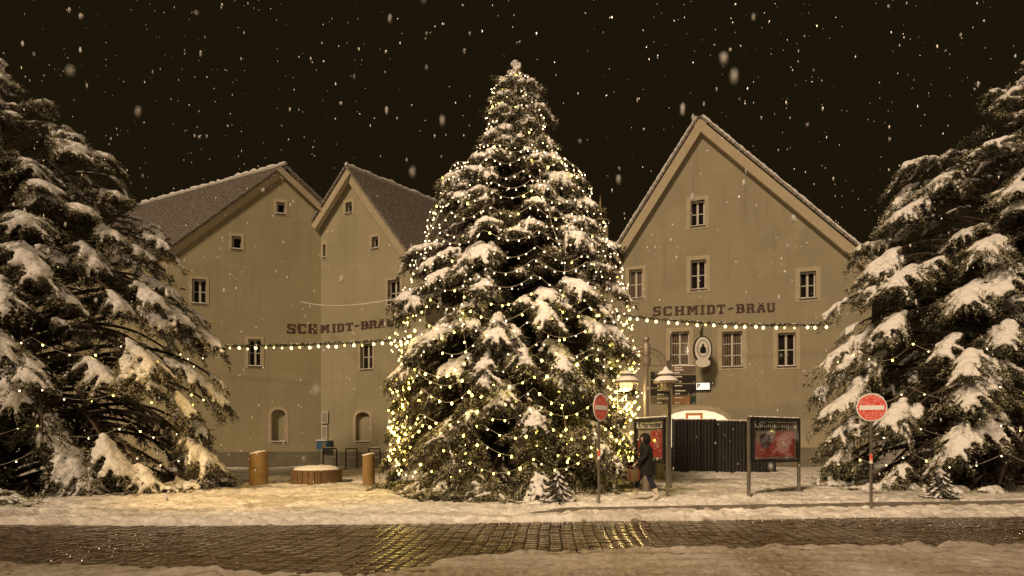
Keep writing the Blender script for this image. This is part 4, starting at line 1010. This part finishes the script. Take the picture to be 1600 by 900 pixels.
# wooden planter with snow heap
def planter(xc, D, rpx, ytop, label):
    k = D/F; X = (xc-800)*k; z0 = gz(X, D); root = empty('wooden_planter', (X, D, z0), label, 'planter'); h_ = 1.6+(683-ytop)*k-z0; R_ = rpx*k
    mb = MB(); n = 26
    for q in range(n):
        a_ = 2*PI*q/n; d = Vector((math.cos(a_), math.sin(a_), 0)); t = Vector((-d.y, d.x, 0))
        mb.box(d*R_+Vector((0, 0, h_/2-.03)), (.05, 2*PI*R_/n*.93, h_+.06), (d, t, Z3), .008)
    mb.build('staves', M['wood'], root)
    V = []; Fs = []; m_ = 12
    for i in range(m_+1):
        rr = R_*.97*i/m_
        for q in range(n): 
            a_ = 2*PI*q/n; V.append((rr*math.cos(a_), rr*math.sin(a_), h_+.13*(1-(i/m_)**3)+.04*(vnoise(rr*math.cos(a_)+9, rr*math.sin(a_)+4, .2)-.5)-(.05 if i == m_ else 0)))
    mb = MB(); mb.add(V, [(i*n+q, i*n+(q+1) % n, (i+1)*n+(q+1) % n, (i+1)*n+q) for i in range(m_) for q in range(n)]); mb.build('snow_cover', M['snow'], root, True)
planter(495, 19.4, 37, 733, 'round wooden stave planter heaped with snow left of the wooden post')

# wall boxes and boards on the left house
def wall_thing(name, fc, rect, th, m, label, cat, extra=None):
    u0, u1, z0, z1 = fc.rect(*rect); c = fc.pt((u0+u1)/2, z0, 0); root = empty(name, c, label, cat)
    lo = Facade.__new__(Facade); lo.A = Vector((0, 0, 0)); lo.u = fc.u; lo.n = fc.n; W = (u1-u0)/2; Hh = z1-z0
    mb = MB(); fbox(mb, lo, -W, W, 0, Hh, .03, th, .015); b = mb.build('casing', m, root)
    if extra: extra(lo, W, Hh, th, root)
    return root
def ex_board(lo, W, Hh, th, root):
    mb = MB(); fbox(mb, lo, -W+.06, W-.06, .06, Hh-.06, th, th+.006); mb.build('sheet', M['blue'] if Hh > 1.5 else M['poster_grey'], root)
def ex_box(lo, W, Hh, th, root):
    mb = MB(); fbox(mb, lo, W*.1, W*.8, Hh*.15, Hh*.8, th, th+.01); mb.build('front_panel', M['post_wood'], root)
    mb = MB(); fbox(mb, lo, -W-.03, W+.03, Hh, Hh+.07, .03, th+.05, .02); mb.build('snow_cover', M['snow'], root)
wall_thing('notice_board', f1, (504, 643, 514, 662), .1, M['frame_white'], 'upper small pale framed notice board on the left house wall', 'notice board', ex_board)
wall_thing('notice_board', f1, (504, 665, 513, 686), .09, M['frame_white'], 'lower small pale framed notice board above the blue box', 'notice board', ex_board)
wall_thing('vending_box', f1, (504, 689, 520, 702), .45, M['blue'], 'blue wall mounted box with a yellowish front by the bicycle racks', 'vending box', ex_box)

# black terrace screens in front of the right house
def screen(x0, x1, ytop, D, label, npan, slope=0):
    k = D/F; a = (x0-800)*k; b = (x1-800)*k; z0 = gz((a+b)/2, D); root = empty('terrace_screen', ((a+b)/2, D, z0), label, 'screen', 'dark screens before the right house'); h_ = 1.6+(683-ytop)*k-z0; W = b-a
    for i in range(npan):
        mb = MB(); x = -W/2+W*(i+.5)/npan; mb.box((x, random.uniform(-.02, .02), h_/2-.02), (W/npan-.05, .05, h_), None, .01); mb.build('panel', M['black_screen'], root)
    for i in range(npan+1):
        mb = MB(); x = -W/2+W*i/npan; mb.box((x, .07, h_/2), (.07, .07, h_+.06), None, .01); mb.build('post', M['dark_metal'], root)
    mb = MB(); mb.tube([(-W/2+W*i/30, 0, h_+.005) for i in range(31)], [random.uniform(.02, .04) for _ in range(31)], 6); mb.build('snow_cover', M['snow'], root, True)
screen(1052, 1118, 655, 24.2, 'tall black terrace screen below the lit arched entrance', 3)
screen(1120, 1212, 657, 23.8, 'tall black terrace screen right of the entrance, behind the second poster case', 4)
screen(950, 1049, 700, 24.8, 'low dark fence between the central tree and the tall screen', 6)
# pale switch cabinet seen under the poster case
k = 20/F; X = (1031-800)*k; ub = empty('utility_box', (X, 20, gz(X, 20)), 'pale utility cabinet standing behind the poster case', 'utility box')
mb = MB(); mb.box((0, 0, .55), (.26, .3, 1.1), None, .02); mb.build('cabinet', M['surround'], ub); mb = MB(); mb.box((0, 0, 1.13), (.30, .34, .06), None, .02); mb.build('snow_cover', M['snow'], ub)

# small fir bough with heavy snow standing at the tree's foot
def sapling(x, y, D, label):
    r = np.random.default_rng(9); X = (x-800)*D/F; z0 = gz(X, D); root = empty('small_fir', (X, D, z0), label, 'small fir')
    B = []; Dn = []; Cn = []; Rd = []
    for i in range(46):
        h_ = .68*(1-i/46); a_ = i*2.4; L = .10+.36*(1-h_/.7); dv = np.array([math.cos(a_), math.sin(a_)*.8, -.55]); n = 9; u = (np.arange(n)+.5)/n; tp = np.array([0, 0, h_])+dv*(u*L)[:, None]
        tp[:, 2] = np.maximum(tp[:, 2], .03); B.append(np.repeat(tp, 5, 0)); q = dv*.7+r.normal(0, .5, (n*5, 3)); Dn.append(q/np.linalg.norm(q, axis=1)[:, None])
        if i % 4: Cn.append(tp[::1]+[0, -.015, .02]); Rd.append(r.uniform(.016, .034, n))
    B = np.concatenate(B); Dn = np.concatenate(Dn); wv = np.cross(Dn, r.normal(0, 1, B.shape)); wv /= np.linalg.norm(wv, axis=1)[:, None]
    V = np.stack([B, B+Dn*.05+wv*.008, B+Dn*.1, B+Dn*.05-wv*.008], 1).reshape(-1, 3); link('foliage', np_mesh('f', V, np.arange(len(V)).reshape(-1, 4)), M['needles'], root)
    MB().tube([(0, 0, -.05), (0, 0, .7)], [.02, .006], 6).build('stem', M['bark'], root)
    c = np.concatenate(Cn); rr = np.concatenate(Rd); SV = (c[:, None, :]+bV[None]*rr[:, None, None]*np.array([1.3, 1.3, .7])).reshape(-1, 3); SF = (bF[None]+(np.arange(len(c))*len(bV))[:, None, None]).reshape(-1, 3)
    link('snow_cover', np_mesh('s', SV, SF, True), M['snow'], root)
sapling(872, 788, 13.0, 'small snow streaked fir at the foot of the central tree')
sapling(1470, 786, 13.6, 'small snow streaked fir at the foot of the right edge conifer')

# ------------------------------------------------------------------ pedestrians
def skin_mesh(name, pts, edges, root_i, sub, m, parent):
    me = bpy.data.meshes.new(name); me.from_pydata([p[:3] for p in pts], edges, []); o = bpy.data.objects.new(name, me); C.objects.link(o)
    sk = o.modifiers.new('skin', 'SKIN'); sk.use_smooth_shade = True; ss = o.modifiers.new('sub', 'SUBSURF'); ss.levels = ss.render_levels = sub
    for i, p in enumerate(pts): me.skin_vertices[0].data[i].radius = (p[3], p[4] if len(p) > 4 else p[3])
    me.skin_vertices[0].data[root_i].use_root = True
    dg = bpy.context.evaluated_depsgraph_get(); res = bpy.data.meshes.new_from_object(o.evaluated_get(dg)); bpy.data.objects.remove(o)
    res.materials.clear(); return link(name, res, m, parent, True)
M['skin'] = mat('skin', (.46, .27, .18), .6); M['coat'] = mat('coat', (.006, .005, .005), .85, bump=(30, .6, .02)); M['jeans'] = mat('jeans', (.018, .018, .045), .8)
M['boot'] = mat('boot', (.66, .58, .48), .8, bump=(50, .5, .01)); M['hair'] = mat('hair', (.02, .013, .010), .7)
M['bag_yellow'] = mat('bag_yellow', (.13, .085, .03), .7); M['bag_red'] = mat('bag_red', (.14, .025, .02), .6); M['mitten'] = mat('mitten', (.6, .55, .5), .8)
def person(loc, rz, label):
    """walks towards local -X"""
    root = empty('person', loc, label, 'person', None, rz)
    pts = [(0,0,.90,.135,.12), (0,0,1.10,.12,.11), (-.02,0,1.28,.11,.10), (-.03,0,1.38,.07,.06), (-.04,0,1.47,.052), (-.055,0,1.53,.068,.075), (-.06,0,1.60,.085,.078), (-.05,0,1.67,.062,.06),      # 0-7 pelvis..crown
        (-.04,-.16,1.36,.045), (-.10,-.23,1.14,.045), (-.27,-.20,1.00,.035), (-.34,-.18,.96,.03),     # 8-11 near arm
        (-.02,.16,1.36,.045), (.06,.23,1.13,.045), (.0,.24,.92,.035), (-.02,.24,.87,.03),        # 12-15 far arm
        (-.02,-.09,.82,.085), (.10,-.09,.47,.058), (.27,-.09,.13,.040), (.22,-.09,.05,.036), (.12,-.09,.02,.026),      # 16-20 trailing leg
        (-.02,.09,.82,.085), (-.20,.09,.50,.058), (-.27,.09,.11,.040), (-.30,.09,.04,.036), (-.40,.09,.035,.026),   # 21-25 leading leg
        (-.145,0,1.585,.014), (-.165,0,1.57,.010)]                                                       # nose
    ed = [(0,1),(1,2),(2,3),(3,4),(4,5),(5,6),(6,7),(2,8),(8,9),(9,10),(10,11),(2,12),(12,13),(13,14),(14,15),(0,16),(16,17),(17,18),(18,19),(19,20),(0,21),(21,22),(22,23),(23,24),(24,25),(6,26),(26,27)]
    body = skin_mesh('body', pts, ed, 0, 2, M['skin'], root)
    for hand, base, d in (('hand', Vector((-.36,-.18,.95)), Vector((-.7,0,-.6))), ('hand', Vector((-.02,.24,.86)), Vector((-.15,0,-1)))):
        d.normalize(); lat = Vector((0,1,0)); dn = d.cross(lat)
        p2 = [(*base, .026, .018), (*(base+d*.05), .030, .016)]; e2 = [(0, 1)]
        for i, (off, ln) in enumerate(((-.028, .055), (-.010, .068), (.010, .064), (.027, .05))):
            n = len(p2); a_ = base+d*.06+lat*off; p2 += [(*a_, .010), (*(a_+d*ln*.6+dn*.008), .0085), (*(a_+d*ln*.75+dn*.032), .007)]; e2 += [(1, n), (n, n+1), (n+1, n+2)]
        n = len(p2); a_ = base+d*.02-lat*.032; p2 += [(*a_, .011), (*(a_+d*.04-lat*.014+dn*.01), .009)]; e2 += [(0, n), (n, n+1)]
        skin_mesh('glove', p2, e2, 0, 1, M['mitten'], body)
    # trousers, boots follow the legs
    def leg(a, b, extra, m, nm): skin_mesh(nm, [(*p[:3], p[3]+extra) for p in (a+b)], [(i, i+1) for i in range(len(a+b)-1)], 0, 2, m, body)
    leg([pts[16], pts[17]], [(.235,-.09,.22,.048)], .014, M['jeans'], 'trouser_leg'); leg([pts[21], pts[22]], [(-.255,.09,.22,.048)], .014, M['jeans'], 'trouser_leg')
    leg([(.17,-.09,.34,.052), (.235,-.09,.20,.048)], [pts[18], pts[19], pts[20]], .020, M['boot'], 'boot'); leg([(-.232,.09,.34,.052), (-.255,.09,.20,.048)], [pts[23], pts[24], pts[25]], .020, M['boot'], 'boot')
    # coat: lofted rings from collar to mid thigh
    rings = [(-.045,1.455,.085,.085), (-.035,1.40,.13,.19), (-.025,1.32,.17,.225), (-.01,1.18,.17,.21), (0,1.05,.165,.20), (0,.92,.19,.215), (.0,.78,.215,.225), (.01,.66,.235,.235), (.01,.64,.21,.21)]
    V = []; n = 24
    for j, (cx_, z, rx, ry) in enumerate(rings):
        for q in range(n):
            a_ = 2*PI*q/n; w_ = 1+.035*math.sin(5*a_+j)*(.3+j/8); V.append((cx_+rx*w_*math.cos(a_), ry*w_*math.sin(a_), z+.012*math.sin(3*a_)*(j > 5)))
    mb = MB(); mb.add(V, [(j*n+q, j*n+(q+1) % n, (j+1)*n+(q+1) % n, (j+1)*n+q) for j in range(len(rings)-1) for q in range(n)]); ct = mb.build('coat', M['coat'], body, True)
    skin_mesh('sleeve', [(-.03,-.17,1.38,.08), (-.10,-.23,1.14,.062), (-.27,-.20,1.00,.05), (-.31,-.19,.975,.048)], [(0,1),(1,2),(2,3)], 0, 2, M['coat'], body)
    skin_mesh('sleeve', [(-.02,.17,1.38,.08), (.06,.23,1.13,.062), (.01,.24,.96,.05), (.0,.24,.93,.048)], [(0,1),(1,2),(2,3)], 0, 2, M['coat'], body)
    # hood, open towards -X
    V = []; Fs = []; nu, nv = 14, 12
    for i in range(nu+1):
        th = -PI*.72+PI*1.44*i/nu
        for j in range(nv+1):
            ph = -PI*.42+PI*.92*j/nv; V.append((-.035+.150*math.cos(th)*math.cos(ph), .130*math.sin(th)*math.cos(ph), 1.58+.160*math.sin(ph)))
    for i in range(nu):
        for j in range(nv): Fs.append((i*(nv+1)+j, (i+1)*(nv+1)+j, (i+1)*(nv+1)+j+1, i*(nv+1)+j+1))
    mb = MB(); mb.add(V, Fs); hd = mb.build('hood', M['coat'], body, True); so = hd.modifiers.new('s', 'SOLIDIFY'); so.thickness = .018
    mb = MB(); mb.lathe([(.01, -.03), (.03, -.01), (.035, .02), (.02, .04)], (-.125, 0, 1.655), 10, .5, 2.0); mb.build('hair', M['hair'], body, True)
    mb = MB()
    for s in (-1, 1): mb.lathe([(.002, -.008), (.010, 0), (.002, .008)], (-.135, s*.03, 1.61), 8, .5, 1)
    mb.build('eye', M['hair'], body); mb = MB(); mb.box((-.137, 0, 1.548), (.008, .042, .009)); mb.build('mouth', M['bag_red'], body)
    return root
def bag(loc, rz, label):
    root = empty('shopping_bag', loc, label, 'bag', None, rz)
    mb = MB(); n = 16; V = []
    for z, rx, ry in ((-.34, .15, .075), (-.36, .14, .07), (-.30, .17, .09), (-.16, .18, .09), (-.10, .165, .07)):
        for q in range(n):
            a_ = 2*PI*q/n; V.append((rx*.8*math.copysign(abs(math.cos(a_))**.8, math.cos(a_)), ry*math.copysign(abs(math.sin(a_))**.6, math.sin(a_)), z))
    mb.add(V, [(l*n+q, l*n+(q+1) % n, (l+1)*n+(q+1) % n, (l+1)*n+q) for l in (1, 2, 3) for q in range(n)]+[tuple(range(2*n-1, n-1, -1)), tuple(range(4*n, 5*n))]); b = mb.build('pouch', M['bag_yellow'], root, True)
    mb = MB()
    for s in (-1, 1): mb.tube([(-.10, s*.05, -.12), (-.07, s*.02, -.03), (0, 0, .0), (.07, s*.02, -.03), (.10, s*.05, -.12)], .010, 6)
    for s in (-1, 1): mb.box((s*.11, 0, -.22), (.025, .19, .2), None, .005)
    mb.build('strap', M['bag_red'], root)
D = 13.3; px_ = P(1010, 785, D); zg = gz(px_.x, D)+.0
pp = person((px_.x, D, zg), .12, 'person in black hooded coat and pale boots striding left past the Kulturfenster poster case')
pp.scale = (.89, .89, .89); ha = Matrix.Rotation(.12, 3, 'Z') @ Vector((-.36, -.16, .81)); bag(Vector((px_.x, D, zg))+ha, .12, 'yellowish bag with red straps carried by the person at the poster case')

# ------------------------------------------------------------------ falling snow
def falling_snow():
    r = np.random.default_rng(77); n = 1900
    D = 1.3+21*r.random(n)**.75; D[:10] = r.uniform(.75, 1.4, 10)
    X = (r.uniform(-.92, .92, n))*D; Zf = 1.6+D*r.uniform(-.12, .78, n)
    rad = r.uniform(.0025, .0068, n)*(1+D*.04); rad[:10] = r.uniform(.003, .006, 10)
    ok = Zf > .15; ok &= ~((np.abs(X) < 4.2) & (np.abs(D-TY) < 3.8))
    c = np.stack([X, D, Zf], -1)[ok]; rad = rad[ok]; m = len(c)
    jit = r.uniform(.6, 1.4, (m, len(bV), 1)); scl = np.stack([r.uniform(.7, 1.1, m), r.uniform(.7, 1.1, m), r.uniform(1.3, 3.2, m)], -1)
    V = (c[:, None, :]+bV[None]*jit*rad[:, None, None]*scl[:, None, :])
    F_ = (bF[None]+(np.arange(m)*len(bV))[:, None, None]).reshape(-1, 3)
    o = link('falling_snow', np_mesh('falling_snow', V.reshape(-1, 3), F_, True), M['snow']); tag(o, 'snowflakes falling through the night air', 'snow', kind='stuff')
falling_snow()
